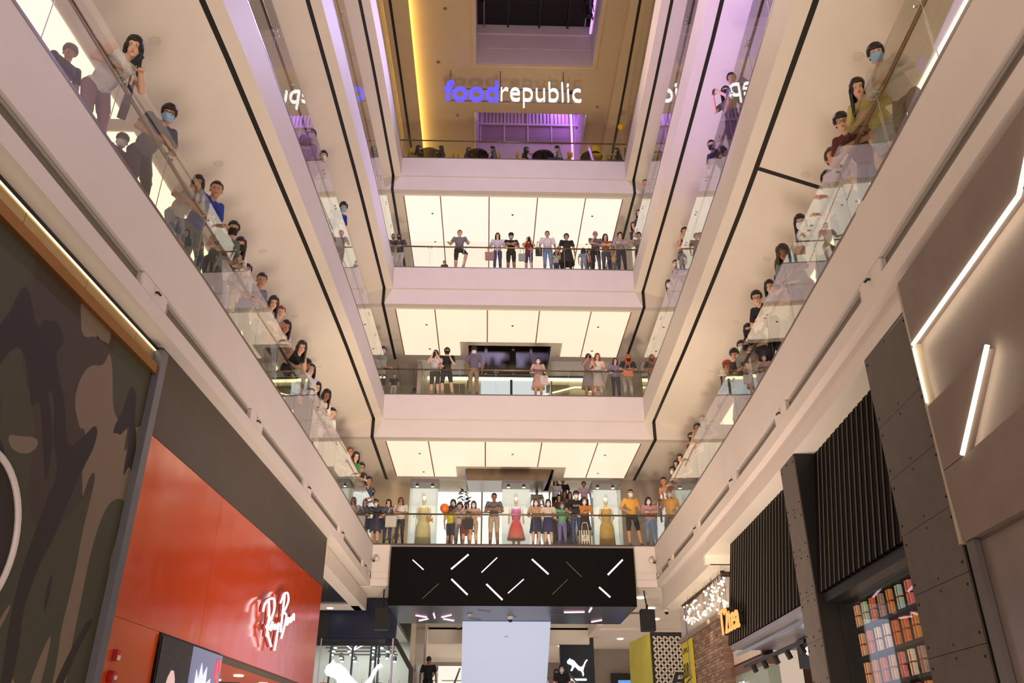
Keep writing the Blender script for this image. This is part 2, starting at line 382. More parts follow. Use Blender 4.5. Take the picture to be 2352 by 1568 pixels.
# violet-lit recess behind the food court
PURP = mat('recess_paint', (206, 178, 214), 0.6, var=0.04)
m = MB(); m.box(-.72, 4.0, 30.0, 30.15, 20.96, 26.0); m.box(-.82, -.7, 27.9, 30.1, zc, 28.5); m.box(3.95, 4.05, 27.9, 30.1, zc, 28.5); m.box(-.82, 4.05, 30.0, 30.1, 26.0, 28.5); m.box(-.82, 4.05, 27.9, 30.1, 28.5, 28.6)
rw = struct(m.build('wall_recess', PURP))
MESHP = mat('perforated_panel', (150, 118, 150), 0.6, var=0.25, scale=90)
for i in range(4):
    a = -.6 + i * 1.1
    MB().box(a + .03, a + 1.07, 29.97, 30.0, 25.62, 26.62).build('panel', MESHP, rw)
for i in range(5): MB().box(-.6 + i * 1.1 - .03, -.6 + i * 1.1 + .03, 29.93, 30.0, 25.6, 27.6).build('mullion', PURP, rw)
MB().box(-.7, 3.95, 29.9, 30.0, 26.62, 26.72).build('transom', PURP, rw)
for i in range(26):
    MB().box(-.6 + i * .172, -.575 + i * .172, 29.97, 30.0, 26.8, 28.2).build('bar', mat('dark_bars', (60, 40, 70), .5), rw)
lamp('violet_recess_tube', 'AREA', (3.4, 29.2, 27.8), (1.2, 30.0, 25.5), 50, (0.55, 0.25, 1.0), .3, 1.6)
t = MB().tube([(3.62, 29.7, 21.6), (3.62, 29.7, 27.4)], .05, 8).build('violet_light_tube', glow('pink_violet_tube', (1.0, 0.42, 1.0), 1.6)); tag(t, 'upright pink violet light tube beside the slatted recess', 'light')
# side and back walls of the galleries at the far end
BACKW = mat('back_wall_paint', (222, 206, 176), 0.6, var=0.03)
for i, (za_, zb_) in enumerate(((Z1, Z2 - 1.52), (Z2, Z3 - 1.52), (Z3, Z4 - 1.52), (Z4, zc))):
    struct(MB().box(-9.8, -9.6, 25.5, 36, za_, zb_).build('wall_left_%d' % (i + 1), BACKW)); struct(MB().box(11.2, 11.4, 25.5, 36, za_, zb_).build('wall_right_%d' % (i + 1), BACKW))
RB_STROKES = [[(14.77, 2.3), (14.79, 2.41), (15.0, 2.54), (15.26, 2.6), (15.39, 2.55), (15.39, 2.4), (15.23, 2.22), (15.05, 2.09)], [(15.01, 2.52), (15.12, 2.36), (15.15, 2.12), (15.14, 1.95)], [(15.07, 2.11), (15.25, 1.97), (15.5, 1.83)], [(15.43, 2.22), (15.29, 2.13), (15.35, 2.08), (15.5, 2.18), (15.57, 2.12)], [(15.57, 2.21), (15.67, 2.15), (15.8, 2.26), (15.79, 2.04), (15.74, 1.79)], [(15.77, 2.2), (15.9, 2.24)], [(15.75, 2.61), (15.92, 2.79), (16.16, 2.85), (16.28, 2.74), (16.14, 2.57), (16.04, 2.5), (16.25, 2.47), (16.24, 2.33), (16.1, 2.04)], [(15.97, 2.79), (15.98, 2.49), (15.99, 2.13)], [(16.42, 2.45), (16.3, 2.33), (16.41, 2.33), (16.51, 2.45), (16.6, 2.39)], [(16.6, 2.49), (16.67, 2.42), (16.72, 2.53), (16.8, 2.57), (16.84, 2.46)]]
BULBS = [(5.5,21.03,3.88),(5.49,19.96,3.0),(5.97,24.4,3.94),(5.65,20.19,3.42),(5.49,20.75,3.62),(5.44,22.39,3.35),(5.77,23.72,3.97),(5.63,23.71,3.82),(5.65,22.89,3.52),(5.89,24.71,3.77),(5.57,20.09,3.59),(5.54,23.57,3.73),(6.1,22.09,3.88),(5.42,19.81,3.37),(5.9,22.84,3.65),(5.93,22.31,3.69),(6.0,21.31,3.55),(5.68,23.92,3.79),(5.4,21.13,3.55),(5.8,23.49,3.58),(5.64,22.72,3.44),(5.95,21.24,3.72),(5.57,23.8,3.47),(5.78,23.56,3.93),(5.41,19.91,3.4),(5.69,23.82,3.51),(6.02,24.78,3.62),(5.47,20.62,3.58),(5.85,21.18,3.79),(5.57,23.93,3.58),(5.84,22.16,3.98),(5.59,20.78,3.76),(6.07,22.1,3.32),(5.98,21.95,3.56),(6.08,24.23,3.96),(5.53,20.31,3.7),(5.85,22.58,3.55),(5.43,20.45,3.72),(5.52,19.84,3.83),(5.53,22.84,3.84),(5.95,24.65,3.56),(5.88,21.68,3.6),(5.74,21.11,3.51),(5.81,24.89,3.67),(6.06,24.28,3.84),(5.78,24.09,4.0),(5.42,19.45,3.19),(6.1,24.97,4.0),(5.87,20.87,3.33),(6.12,23.16,3.89),(5.77,21.25,3.61),(5.52,20.76,3.87),(5.33,19.13,3.24),(5.81,20.85,3.37),(5.64,20.16,3.69),(6.02,24.71,3.89),(5.73,23.7,3.63),(5.6,22.83,3.7),(5.94,25.14,3.57),(6.07,23.25,3.71),(5.45,23.12,3.6),(5.5,19.83,3.78),(5.8,22.64,3.78),(6.04,24.45,3.77),(5.57,23.16,3.82),(5.64,21.13,3.8),(6.06,21.88,3.39),(5.71,23.43,3.64),(5.72,22.33,4.0),(5.67,20.66,3.2),(5.82,22.03,3.6),(5.82,23.61,3.74),(5.66,21.77,3.63),(6.09,21.61,3.54),(5.89,25.25,3.94),(5.57,21.08,3.52),(5.73,23.49,3.96),(5.78,21.74,3.68),(5.69,24.68,3.77),(5.67,20.66,3.45),(5.76,21.0,3.53),(5.55,23.05,3.73),(5.8,22.7,3.63),(5.52,21.03,3.48),(5.62,21.96,3.97),(5.98,21.48,3.89),(5.61,22.25,3.44),(5.82,23.1,3.57),(5.4,21.89,3.46),(5.84,23.63,3.62),(5.69,22.61,3.5),(5.97,23.57,3.64),(5.67,20.45,3.2),(6.08,23.22,3.76),(5.72,22.98,4.02),(5.6,22.05,3.4),(5.85,24.25,3.78),(6.09,22.29,3.37),(5.92,21.65,3.12),(5.83,21.56,4.01),(5.56,23.5,3.76),(5.55,19.89,3.28),(5.88,23.3,3.62),(5.47,22.98,3.46),(5.34,19.15,3.61),(5.88,20.81,3.76),(5.43,21.07,3.73),(6.0,21.5,3.46),(5.97,21.45,3.33),(5.43,19.72,2.82),(5.59,22.47,3.72),(5.37,19.99,3.7),(6.07,24.21,4.01),(5.77,21.3,3.77),(5.84,24.85,3.6),(6.01,24.89,3.7),(5.88,24.94,3.73),(5.55,22.54,3.52),(5.69,24.26,3.7),(5.76,21.1,3.63),(5.54,19.97,3.41),(5.84,22.48,3.67),(5.49,20.6,3.63),(5.62,22.07,3.5),(6.01,25.02,3.8),(5.63,20.63,3.61),(5.47,20.75,3.68),(6.06,22.17,3.45),(5.55,24.1,3.67),(5.95,22.42,3.79),(5.77,20.97,3.17),(5.53,19.68,3.17),(5.8,23.31,3.54),(5.83,24.93,3.67),(5.75,23.71,3.82),(6.04,23.41,3.75),(5.86,21.54,3.95),(5.97,23.89,4.0),(6.01,22.56,4.02),(6.12,23.19,3.79),(5.77,22.8,3.65),(5.53,22.91,3.73),(5.83,23.48,3.9),(5.85,22.86,3.97),(6.01,22.39,3.94),(6.04,24.75,3.99),(5.37,19.46,2.86),(5.43,19.29,3.79),(5.84,21.59,3.89),(5.62,20.53,3.04),(5.4,20.02,3.21),(6.03,23.39,3.89),(5.78,22.52,3.73),(5.66,21.1,3.47),(5.69,23.55,3.45),(5.53,20.17,3.74),(5.49,20.04,3.47),(5.7,20.32,4.02),(5.61,23.93,3.95),(5.54,23.11,3.83),(5.54,19.85,3.81),(5.84,24.06,3.64),(6.08,22.12,3.23),(6.04,21.4,3.78),(5.53,21.68,3.36),(5.44,22.85,3.3),(5.84,24.91,4.01),(5.64,21.83,3.53),(5.8,21.59,3.81),(5.93,21.73,3.96),(5.86,24.69,3.84),(5.67,23.51,3.55),(5.42,19.31,3.72),(5.59,20.37,3.87),(5.81,21.31,3.43),(5.69,23.43,3.77),(5.85,25.24,3.75),(5.64,21.15,3.98),(5.59,22.75,3.38),(5.43,23.08,3.44),(5.73,24.9,3.73),(5.8,22.14,3.82),(5.37,20.17,3.47),(5.63,23.66,3.56),(5.5,20.78,3.55),(5.74,20.99,3.93),(5.71,20.93,3.33),(5.4,19.18,3.22),(5.56,21.98,3.45),(6.1,23.76,3.76),(5.75,21.22,3.79),(5.68,20.87,3.73),(5.86,21.14,4.01),(6.14,23.72,3.85),(5.75,21.0,3.07),(5.51,23.75,3.53),(5.97,21.86,4.01),(5.73,21.48,3.63),(5.53,21.08,3.5),(5.9,22.56,3.83),(5.91,21.08,3.33),(5.69,23.04,3.79),(5.92,23.0,3.97),(5.4,20.88,3.73),(5.99,21.52,3.64),(5.93,21.22,3.98),(5.57,20.32,3.16),(5.93,20.98,3.44),(5.93,21.57,3.42),(5.95,22.64,3.88),(5.43,22.29,3.79),(6.05,23.52,3.97),(5.72,22.37,3.87),(5.66,24.09,3.56),(5.71,22.17,3.65),(6.08,23.45,3.89),(5.68,24.31,3.68),(5.41,20.74,3.36),(5.57,21.29,3.4),(5.64,24.43,3.98),(5.66,21.57,3.71),(5.5,20.71,3.65),(5.61,20.18,3.37),(6.02,25.04,3.69),(5.51,22.44,3.83),(6.1,23.9,3.95),(5.4,20.41,3.36),(5.89,22.86,3.79),(5.85,25.27,3.64),(5.78,20.19,3.38)]
# ================================================================ TEXT
def text_mesh(body, w=None, h=None, depth=.03, bold=0.0, shear=0.0):
    """lettering as a mesh in its own xy plane, lower-left at the origin, scaled to the box w x h"""
    cu = bpy.data.curves.new('lettering', 'FONT'); cu.body = body; cu.size = 1; cu.offset = bold; cu.shear = shear; cu.extrude = .02; cu.resolution_u = 6
    o = bpy.data.objects.new('lettering', cu); col.objects.link(o)
    dg = bpy.context.evaluated_depsgraph_get(); me = bpy.data.meshes.new_from_object(o.evaluated_get(dg))
    bpy.data.objects.remove(o); bpy.data.curves.remove(cu)
    n = len(me.vertices); a = np.zeros(n * 3, 'f'); me.vertices.foreach_get('co', a); a = a.reshape(-1, 3)
    lo, hi = a.min(0), a.max(0); a -= lo; ext = hi - lo
    sx = w / ext[0] if w else None; sy = h / ext[1] if h else None
    sx = sx or sy; sy = sy or sx
    a *= np.array([sx, sy, depth / max(ext[2], 1e-6)]); me.vertices.foreach_set('co', a.ravel()); me.update()
    return me
FACE = {'L': Matrix(((0, 0, 1), (1, 0, 0), (0, 1, 0))), 'R': Matrix(((0, 0, -1), (-1, 0, 0), (0, 1, 0))), 'F': Matrix(((1, 0, 0), (0, 0, -1), (0, 1, 0)))}
def lettering(body, at, face, m, name='lettering', parent=None, rot=0, **kw):
    me = text_mesh(body, **kw); me.materials.clear(); me.materials.append(m)
    o = bpy.data.objects.new(name, me); col.objects.link(o); o.parent = parent
    o.matrix_local = Matrix.Translation(at) @ (FACE[face].to_4x4() @ Matrix.Rotation(rot, 4, 'Z'))
    return o
def side_box(sd, o0, o1, y0, y1, z0, z1, name, m, parent=None, d=1.3):
    mb = MB(); sweep(mb, sd, [(o0, z0), (o0, z1), (o1, z1), (o1, z0)], y0, y1, d=d); return mb.build(name, m, parent)
def side_poly(sd, off, pts, thick, name, m, parent=None):
    """flat panel on a side wall: pts are (y, z); thick metres deep, going back from the atrium"""
    mb = MB(); a = [S(sd, off, y, z) for y, z in pts]; mb.prism(a, ((-thick if sd == 'L' else thick), 0, 0)); return mb.build(name, m, parent)

# ================================================================ LEFT SIDE, GROUND FLOOR
DARKP = mat('dark_brown_panel', (74, 64, 56), 0.5, var=0.08, scale=2, bump=0.1)
m, nt, p = nodes('red_lacquer_panel'); p.inputs['Base Color'].default_value = (*lin((206, 74, 22)), 1)
p.inputs['Roughness'].default_value = 0.2; p.inputs['Coat Weight'].default_value = 0.8; p.inputs['Coat Roughness'].default_value = 0.12
n_ = noise(nt, 0.9, 2); b_ = nt.nodes.new('ShaderNodeBump'); b_.inputs['Strength'].default_value = 0.25; b_.inputs['Distance'].default_value = 0.12
link(nt, n_.outputs['Fac'], b_.inputs['Height']); link(nt, b_.outputs['Normal'], p.inputs['Normal']); RED = m
# wall of the red shop: backing, upper dark panel, red panels with seams, entrance
wl = struct(side_box('L', .22, .5, 9.58, 19.6, 1.45, 4.72, 'wall_left', DARKP))
side_box('L', .17, .22, 9.58, 19.6, 3.615, 4.72, 'upper_panel', DARKP, wl)
ed = [9.58, 12.42, 15.22, 16.68, 19.6]
for a, b in zip(ed[:-1], ed[1:]):
    zlo = -1.6 if a < 12 else 1.47
    side_box('L', .17, .22, a + .004, b - .004, 1.47, 3.605, 'red_panel', RED, wl)
side_box('L', .17, .22, 9.584, 11.02, -1.6, 1.465, 'red_panel', RED, wl); side_box('L', .17, .22, 13.37, 13.46, -1.6, 1.465, 'red_panel', RED, wl); side_box('L', .17, .22, 19.0, 19.596, -1.6, 1.465, 'red_panel', RED, wl)
side_box('L', .22, .5, 9.58, 13.46, -1.6, 1.45, 'lower_backing', DARKP, wl)
ORNG = mat('orange_shop_ceiling', (196, 70, 28), 0.5, var=0.04)
side_box('L', .5, 3.6, 13.0, 19.6, 1.46, 1.6, 'shop_ceiling', ORNG, wl); side_box('L', 3.4, 3.6, 9.6, 19.6, -1.6, 1.46, 'shop_back_wall', mat('shop_back', (60, 48, 40), .6), wl)
side_box('L', .24, .5, 19.45, 19.6, -1.6, 1.46, 'jamb', RED, wl)
side_box('L', .55, .85, 13.75, 14.15, -1.6, 1.46, 'shop_column', mat('shop_column', (214, 208, 210), .4), wl)
side_box('L', .53, .87, 13.73, 14.17, .95, 1.3, 'column_band', mat('blue_grey_band', (96, 98, 150), .4), wl)
WARM = glow('warm_downlight', (1.0, 0.86, 0.66), 9.0); COOL = glow('cool_downlight', (1.0, 0.97, 0.92), 9.0)
for o_, y in ((.9, 14.5), (1.2, 15.6), (.9, 16.7), (1.6, 17.6), (.9, 18.4)):
    q = S('L', o_, y, 1.44); d = MB().lathe([(.09, 0), (.09, .02)], q, 14).build('downlight', WARM, wl)
f_ = MB(); q = S('L', .95, 15.3, 1.3)
f_.cyl((q[0], q[1], 1.2), (q[0], q[1], 1.46), .03)
for k in range(3):
    a = 2.1 * k + .4; f_.hexa([(q[0] + r_ * math.cos(a) - w_ * math.sin(a), q[1] + r_ * math.sin(a) + w_ * math.cos(a), z_) for z_ in (1.22, 1.235) for r_, w_ in ((.08, -.05), (.5, -.06), (.5, .06), (.08, .05))])
tag(f_.build('ceiling_fan', CHAR), 'dark ceiling fan under the orange ceiling of the red shop', 'fan')
# script sign
sg = empty('script_sign', S('L', .1, 15.9, 1.8)); tag(sg, 'white glowing handwritten sign reading Ray-Ban on the red wall', 'sign')
NEON = glow('white_sign_face', (1.0, 0.98, 1.0), 2.2); SIDEM = mat('sign_side', (150, 40, 34), .35, .2)
RB_IDX = ['letter_r', 'letter_r', 'letter_r', 'letter_a', 'letter_y', 'hyphen', 'letter_b', 'letter_b', 'letter_a', 'letter_n']
def spline(pts, n=5):
    P = [Vector(p) for p in pts]; out = []
    for i in range(len(P) - 1):
        p0, p1, p2, p3 = P[max(i - 1, 0)], P[i], P[i + 1], P[min(i + 2, len(P) - 1)]
        for k in range(n):
            t = k / n; out.append(.5 * ((2 * p1) + (p2 - p0) * t + (2 * p0 - 5 * p1 + 4 * p2 - p3) * t * t + (3 * p1 - p0 - 3 * p2 + p3) * t ** 3))
    return out + [P[-1]]
by = {}
for nm, st in zip(RB_IDX, RB_STROKES): by.setdefault(nm, []).append(st)
for nm, sts in by.items():
    f1 = MB(); f2 = MB()
    for st in sts:
        pts = spline([S('L', .03, y, z) for y, z in st]); f1.tube([tuple(q - sg.location) for q in pts], .019, 8)
        pts = spline([S('L', .09, y, z) for y, z in st]); f2.tube([tuple(q - sg.location) for q in pts], .021, 8)
    o = f1.build(nm, NEON, sg, smooth=True); f2.build('return', SIDEM, o, smooth=True)
# poster screen
sc_ = empty('poster_screen', S('L', .12, 12.2, -.4)); tag(sc_, 'bright poster screen with two fashion portraits on the red wall', 'screen')
def scr(pts, off, m, nm='print'):
    mb = MB(); a = [Vector(S('L', off, y, z)) - sc_.location for y, z in pts]; mb.prism([tuple(q) for q in a], (-.008, 0, 0)); return mb.build(nm, m, sc_)
def ell(cy, cz, ry, rz, n=18, a0=0, a1=2 * math.pi): return [(cy + ry * math.cos(a0 + (a1 - a0) * i / n), cz + rz * math.sin(a0 + (a1 - a0) * i / n)) for i in range(n)]
def screen_mat(name, c, s=1.0): return glow(name, lin(c), s)
scr([(11.03, -.6), (13.35, -.6), (13.35, 1.45), (11.03, 1.45)], .13, CHAR, 'housing')
m, nt, p = nodes('curly_hair_print'); n_ = noise(nt, 9, 6, .7, 2.5); r_ = ramp(nt, n_.outputs['Fac'], [(.5, lin((20, 18, 22))), (.66, lin((60, 40, 38))), (.78, lin((205, 150, 140)))])
link(nt, r_.outputs['Color'], p.inputs['Emission Color']); p.inputs['Emission Strength'].default_value = .9; p.inputs['Base Color'].default_value = (.02, .02, .02, 1); CURL = m
scr([(11.05, -.58), (12.1, -.58), (12.1, 1.43), (11.05, 1.43)], .115, CURL); scr([(12.1, -.58), (13.33, -.58), (13.33, 1.43), (12.1, 1.43)], .115, screen_mat('blue_grey_print', (96, 102, 140)))
SKINP = screen_mat('portrait_skin', (226, 178, 170)); SKIN2 = screen_mat('portrait_skin_pale', (196, 196, 214)); WP = screen_mat('portrait_white', (232, 232, 244)); BP = screen_mat('portrait_black', (16, 16, 24), .8)
scr(ell(11.5, .35, .22, .72), .106, SKINP); scr(ell(11.42, .68, .09, .05), .098, WP); scr(ell(11.43, .68, .04, .045), .092, BP)
scr(ell(12.6, .35, .3, .5), .106, SKIN2); scr([(12.3, .85), (12.32, 1.15), (12.42, 1.02), (12.48, 1.25), (12.58, 1.08), (12.7, 1.22), (12.74, 1.0), (12.9, 1.08), (12.92, .8), (12.6, .7)], .098, WP)
scr(ell(12.48, .72, .14, .12), .09, BP); scr(ell(12.84, .74, .14, .12), .09, BP)
rr = MB(); REDP = screen_mat('red_print', (226, 60, 84), 1.2)
for st in ([(13.08, 1.1), (13.1, 1.34), (13.2, 1.36), (13.22, 1.22), (13.12, 1.16), (13.22, 1.02)], [(13.12, .98), (13.14, .78), (13.22, .94), (13.16, .84), (13.22, .76), (13.12, .72)]):
    rr.tube([tuple(Vector(S('L', .1, y, z)) - sc_.location) for y, z in st], .016, 6)
rr.build('monogram', REDP, sc_)
for z, nm, lb in ((1.06, 'alarm_lamp', 'small red alarm lamp above the round bell on the red wall'), (.84, 'alarm_bell', 'round red alarm bell low on the red wall')):
    q = Vector(S('L', .17, 9.93, z)); mb = MB()
    if nm == 'alarm_lamp': mb.box(q.x, q.x + .05, 9.89, 9.97, z - .05, z + .07); mb.box(q.x + .05, q.x + .07, 9.91, 9.95, z - .04, z + .01, 1)
    else: mb.cyl((q.x, 9.93, z), (q.x + .06, 9.93, z), .08, .07, 18); mb.cyl((q.x + .06, 9.93, z), (q.x + .075, 9.93, z), .025, .025, 10, 1)
    tag(mb.build(nm, [mat('alarm_red', (170, 20, 26), .3), mat('alarm_white', (220, 210, 200), .4)]), lb, 'alarm')
# camouflage hoarding with its lit top
m, nt, p = nodes('camouflage_print'); tc = nt.nodes.new('ShaderNodeTexCoord'); mp = nt.nodes.new('ShaderNodeMapping'); mp.inputs['Scale'].default_value = (.62, .62, .32)
link(nt, tc.outputs['Object'], mp.inputs['Vector']); v_ = mp.outputs['Vector']
def blob(scale, thr, dist, off):
    mm = nt.nodes.new('ShaderNodeMapping'); mm.inputs['Location'].default_value = off; link(nt, v_, mm.inputs['Vector'])
    n_ = noise(nt, scale, 1.2, .45, dist, mm.outputs['Vector']); g_ = nt.nodes.new('ShaderNodeMath'); g_.operation = 'GREATER_THAN'; g_.inputs[1].default_value = thr; link(nt, n_.outputs['Fac'], g_.inputs[0]); return g_.outputs[0]
c_ = None
prev = lin((66, 54, 46))
def mixc(fac, a, b):
    mx = nt.nodes.new('ShaderNodeMix'); mx.data_type = 'RGBA'; link(nt, fac, mx.inputs['Factor'])
    if isinstance(a, tuple): mx.inputs['A'].default_value = (*a, 1)
    else: link(nt, a, mx.inputs['A'])
    mx.inputs['B'].default_value = (*b, 1); return mx.outputs['Result']
c_ = mixc(blob(1.0, .50, 1.2, (3, 1, 4)), prev, lin((68, 66, 50)))
c_ = mixc(blob(1.25, .585, 1.6, (7, 5.3, 2)), c_, lin((122, 106, 90)))
c_ = mixc(blob(1.15, .59, 2.2, (1, 9, 6.6)), c_, lin((44, 36, 34)))
link(nt, c_, p.inputs['Base Color']); p.inputs['Roughness'].default_value = .75; CAMO = m
wc = struct(side_box('L', .17, .45, 0.5, 9.42, -1.6, 4.28, 'wall_camouflage', CAMO))
side_box('L', .09, .45, 9.42, 9.578, -1.6, 4.62, 'metal_edge_post', mat('blue_grey_steel', (120, 122, 134), .35, .6), wc)
side_box('L', .11, .3, 0.5, 9.42, 4.28, 4.4, 'brass_ledge', mat('brass_ledge', (150, 104, 48), .35, .7, scale=8), wc)
bp = 0.5
while bp < 9.3:
    e_ = min(bp + 1.2, 9.42); side_box('L', .2, .3, bp + .006, e_ - .006, 4.4, 4.62, 'ledge_panel', mat('polished_cream_panel', (188, 158, 108), .18, .2, var=.05), wc); bp = e_
side_box('L', .185, .2, 0.5, 9.42, 4.606, 4.62, 'light_strip', glow('warm_strip', (1.0, .78, .46), 1.8), wc)
side_box('L', .24, .45, 0.5, 9.58, 4.62, 4.72, 'shadow_gap', mat('shadow_gap', (40, 34, 32), .6), wc)
dk = side_poly('L', .165, ell(6.9, 1.68, .70, .74, 36), .02, 'round_badge', mat('badge_dark', (40, 32, 30), .6)); tag(dk, 'round dark badge with a white rim on the camouflage wall', 'badge')
rg = MB(); rg.tube([S('L', .15, y, z) for y, z in ell(6.9, 1.68, .70, .74, 48)] + [S('L', .15, 7.6, 1.68)], .03, 8); rg.build('rim', mat('badge_white', (214, 204, 206), .5), dk)
side_poly('L', .15, [(7.0, 1.55), (7.16, 1.6), (7.2, 1.78), (7.1, 2.0), (6.9, 2.05), (6.9, 1.6)], .02, 'letter', MATS['badge_white'], dk)
# entrance canopy beyond the red wall
cy0, cy1 = 19.62, 27.0
mb = MB(); sweep(mb, 'L', [(.3, 4.26), (.3, 4.7), (.42, 4.7), (.42, 4.26)], cy0, cy1); sweep(mb, 'L', [(.42, 4.26), (.42, 4.32), (.66, 4.32), (.66, 4.26)], cy0, cy1)
mb.box(-9, XL(27) - .42, 26.2, 27.0, 4.26, 4.7); mb.box(-9, XL(27) - .3, 19.62, 19.8, 4.26, 4.7)
cn = tag(mb.build('entrance_canopy', WHITE), 'white boxed canopy over the shop entrance beyond the red wall', 'canopy')
DG = mat('dark_glass_soffit', (40, 42, 48), .15, .1, var=.1)
mb = MB(); sweep(mb, 'L', [(.68, 4.31), (.68, 4.36), (4.5, 4.36), (4.5, 4.31)], 19.8, 26.18); mb.build('dark_soffit', DG, cn)
MB().lathe([(.09, 0), (.09, .02)], (-4.85, 26.6, 4.245), 14).build('downlight', COOL, cn)

# ---- sports shop beyond: navy band, window, interior
NAVY = mat('navy_fascia', (16, 26, 58), .35, var=.1); DK = mat('shop_dark', (24, 24, 28), .5)
ws = MB(); ws.box(-9, -2.88, 27.5, 27.75, 3.5, 4.73, 0); ws.box(-9, -2.88, 27.74, 27.78, 3.3, 3.5, 0)
st_ = tag(ws.build('sports_shop_front', [NAVY]), 'navy sports shop front with a tall lit window below the black box', 'shop front')
MB().box(-6.4, -5.0, 27.48, 27.5, 3.5, 4.26).build('dark_panel', DK, st_)
for a, b in ((-6.2, -5.2), (-5.2, -3.95), (-3.95, -2.98)): MB().box(a + .012, b - .012, 27.6, 27.615, -1.6, 3.5).build('pane', GLASS, st_)
fr = MB(); fr.box(-2.98, -2.93, 27.55, 27.65, -1.6, 3.5); fr.box(-5.215, -5.185, 27.57, 27.64, -1.6, 3.5); fr.build('window_frame', mat('pale_lilac_frame', (190, 180, 214), .4), st_)
fr = MB(); fr.prism([(-2.93, 27.6, 3.5), (-2.93, 27.6, 3.38), (-2.42, 27.6, 2.58), (-2.42, 27.6, -1.6), (-2.28, 27.6, -1.6), (-2.28, 27.6, 2.62), (-2.84, 27.6, 3.5)], (0, .12, 0)); fr.build('chamfered_frame', CHAR, st_)
MB().prism([(-2.93, 27.65, -1.6), (-2.93, 27.65, 3.38), (-2.42, 27.65, 2.58), (-2.42, 27.65, -1.6)], (0, .012, 0)).build('pane', GLASS, st_)
ins = mat('shop_interior_white', (214, 218, 212), .6, var=.04)
ih = struct(MB().box(-9, -2.3, 33, 33.2, -1.6, 4.73).box(-9, -8.8, 27.7, 33, -1.6, 4.73).box(-9, -2.96, 27.8, 33, 4.05, 4.2).build('wall_shop_interior', ins))
LED = glow('shop_led_bar', (1.0, .86, .97), 3.0); SPOTM = glow('shop_spot_face', (1, .98, .95), 5.0)
lamp('shop_fill_light', 'AREA', (-4.4, 30.2, 4.0), (-4.4, 30.2, 0), 160, (.95, 1, 1), 3.0, 4.0)  # added fill that brightens the shop interior, no fixture of its own
lt = empty('shop_track_lights', (-4.2, 29, 3.9)); tag(lt, 'criss-cross pink LED bars and black track spots inside the sports shop', 'light')
def rel(p): return (p[0] + 4.2, p[1] - 29, p[2] - 3.9)
for a, b in (((-5.0, 28.3, 3.75), (-4.4, 28.9, 3.3)), ((-4.4, 28.9, 3.3), (-3.9, 28.4, 3.75)), ((-4.4, 28.9, 3.3), (-3.4, 28.6, 3.72)), ((-5.3, 28.9, 3.5), (-4.6, 28.5, 3.9)), ((-4.0, 29.2, 3.9), (-3.3, 28.4, 3.8)), ((-5.0, 28.2, 3.8), (-5.3, 29.2, 3.6))):
    MB().cyl(rel(a), rel(b), .022, n=6).build('led_bar', LED, lt); MB().cyl(rel((a[0], a[1], a[2] + .04)), rel((b[0], b[1], b[2] + .04)), .03, n=6).build('bar_rail', CHAR, lt)
random.seed(5)
for k in range(7):
    y = 28.4 + .55 * k; MB().box(*[v for v in (-5.6 + 4.2, -3.2 + 4.2)], y - 29 - .02, y - 29 + .02, -.15 - .05 * k, -.11 - .05 * k).build('track', CHAR, lt)
    for x in (-5.2, -4.6, -3.9, -3.4):
        x += random.uniform(-.15, .15); z = 3.7 - .05 * k
        c = MB().cyl(rel((x, y, z)), rel((x, y - .05, z - .16)), .06, .07, 10).build('spot', CHAR, lt); MB().cyl(rel((x, y - .05, z - .162)), rel((x, y - .053, z - .172)), .058, n=10).build('lens', SPOTM, c)
for x in (-5.05, -4.35, -3.75, -3.6, -3.5): MB().cyl(rel((x, 28.6, -1.6)), rel((x, 28.6, 4.0)), .035, n=8).build('dark_post', mat('slate_post', (56, 66, 78), .4), lt)
# clothes rails with garments behind the glass
random.seed(8)
for k in range(9):
    x = -5.35 + .3 * k; y = 29.4 + .35 * (k % 3); c = random.choice([(40, 44, 52), (196, 96, 76), (120, 130, 138), (220, 220, 216), (64, 74, 98), (180, 186, 190)])
    g_ = MB(); g_.prism([(x - .2, y, 1.2), (x + .2, y, 1.2), (x + .2, y, 2.0), (x + .3, y, 1.9), (x + .34, y, 2.12), (x + .1, y, 2.36), (x - .1, y, 2.36), (x - .34, y, 2.12), (x - .3, y, 1.9), (x - .2, y, 2.0)], (0, .09, 0)); g_.tube([(x, y + .04, 2.36), (x, y + .04, 2.46), (x + .04, y + .04, 2.5)], .008, 6)
    tag(g_.build('garment', mat('garment_%d' % k, c, .85, var=.12, scale=9)), 'garment on a hanger inside the sports shop window', 'clothing', 'garments hung inside the sports shop')
# leaping cat outline
def cat(at, w, face, name, label, m, depth=.06):
    P = [(0, .60), (.03, .70), (.09, .74), (.14, .80), (.17, .74), (.26, .73), (.36, .66), (.46, .54), (.56, .44), (.64, .40), (.72, .42), (.80, .52), (.86, .64), (.92, .72), (.985, .74), (.995, .70), (.95, .67), (.90, .60), (.84, .46), (.79, .34), (.76, .22), (.79, .10), (.77, .0), (.73, .02), (.72, .12), (.68, .20), (.62, .25), (.56, .24), (.50, .30), (.42, .38), (.36, .42), (.31, .36), (.27, .28), (.21, .22), (.16, .24), (.18, .30), (.22, .36), (.24, .44), (.19, .50), (.12, .52), (.05, .54)]
    mb = MB(); mb.prism([(x * w, y * w, 0) for x, y in P], (0, 0, depth)); o = mb.build(name, m)
    o.matrix_local = Matrix.Translation(at) @ FACE[face].to_4x4(); return tag(o, label, 'sign')
CATW = glow('white_cat_sign', (1, 1, 1), 3.0)
cat((-4.98, 27.45, 1.45), 1.75, 'F', 'leaping_cat_sign', 'large white glowing leaping cat sign in the sports shop window', CATW)

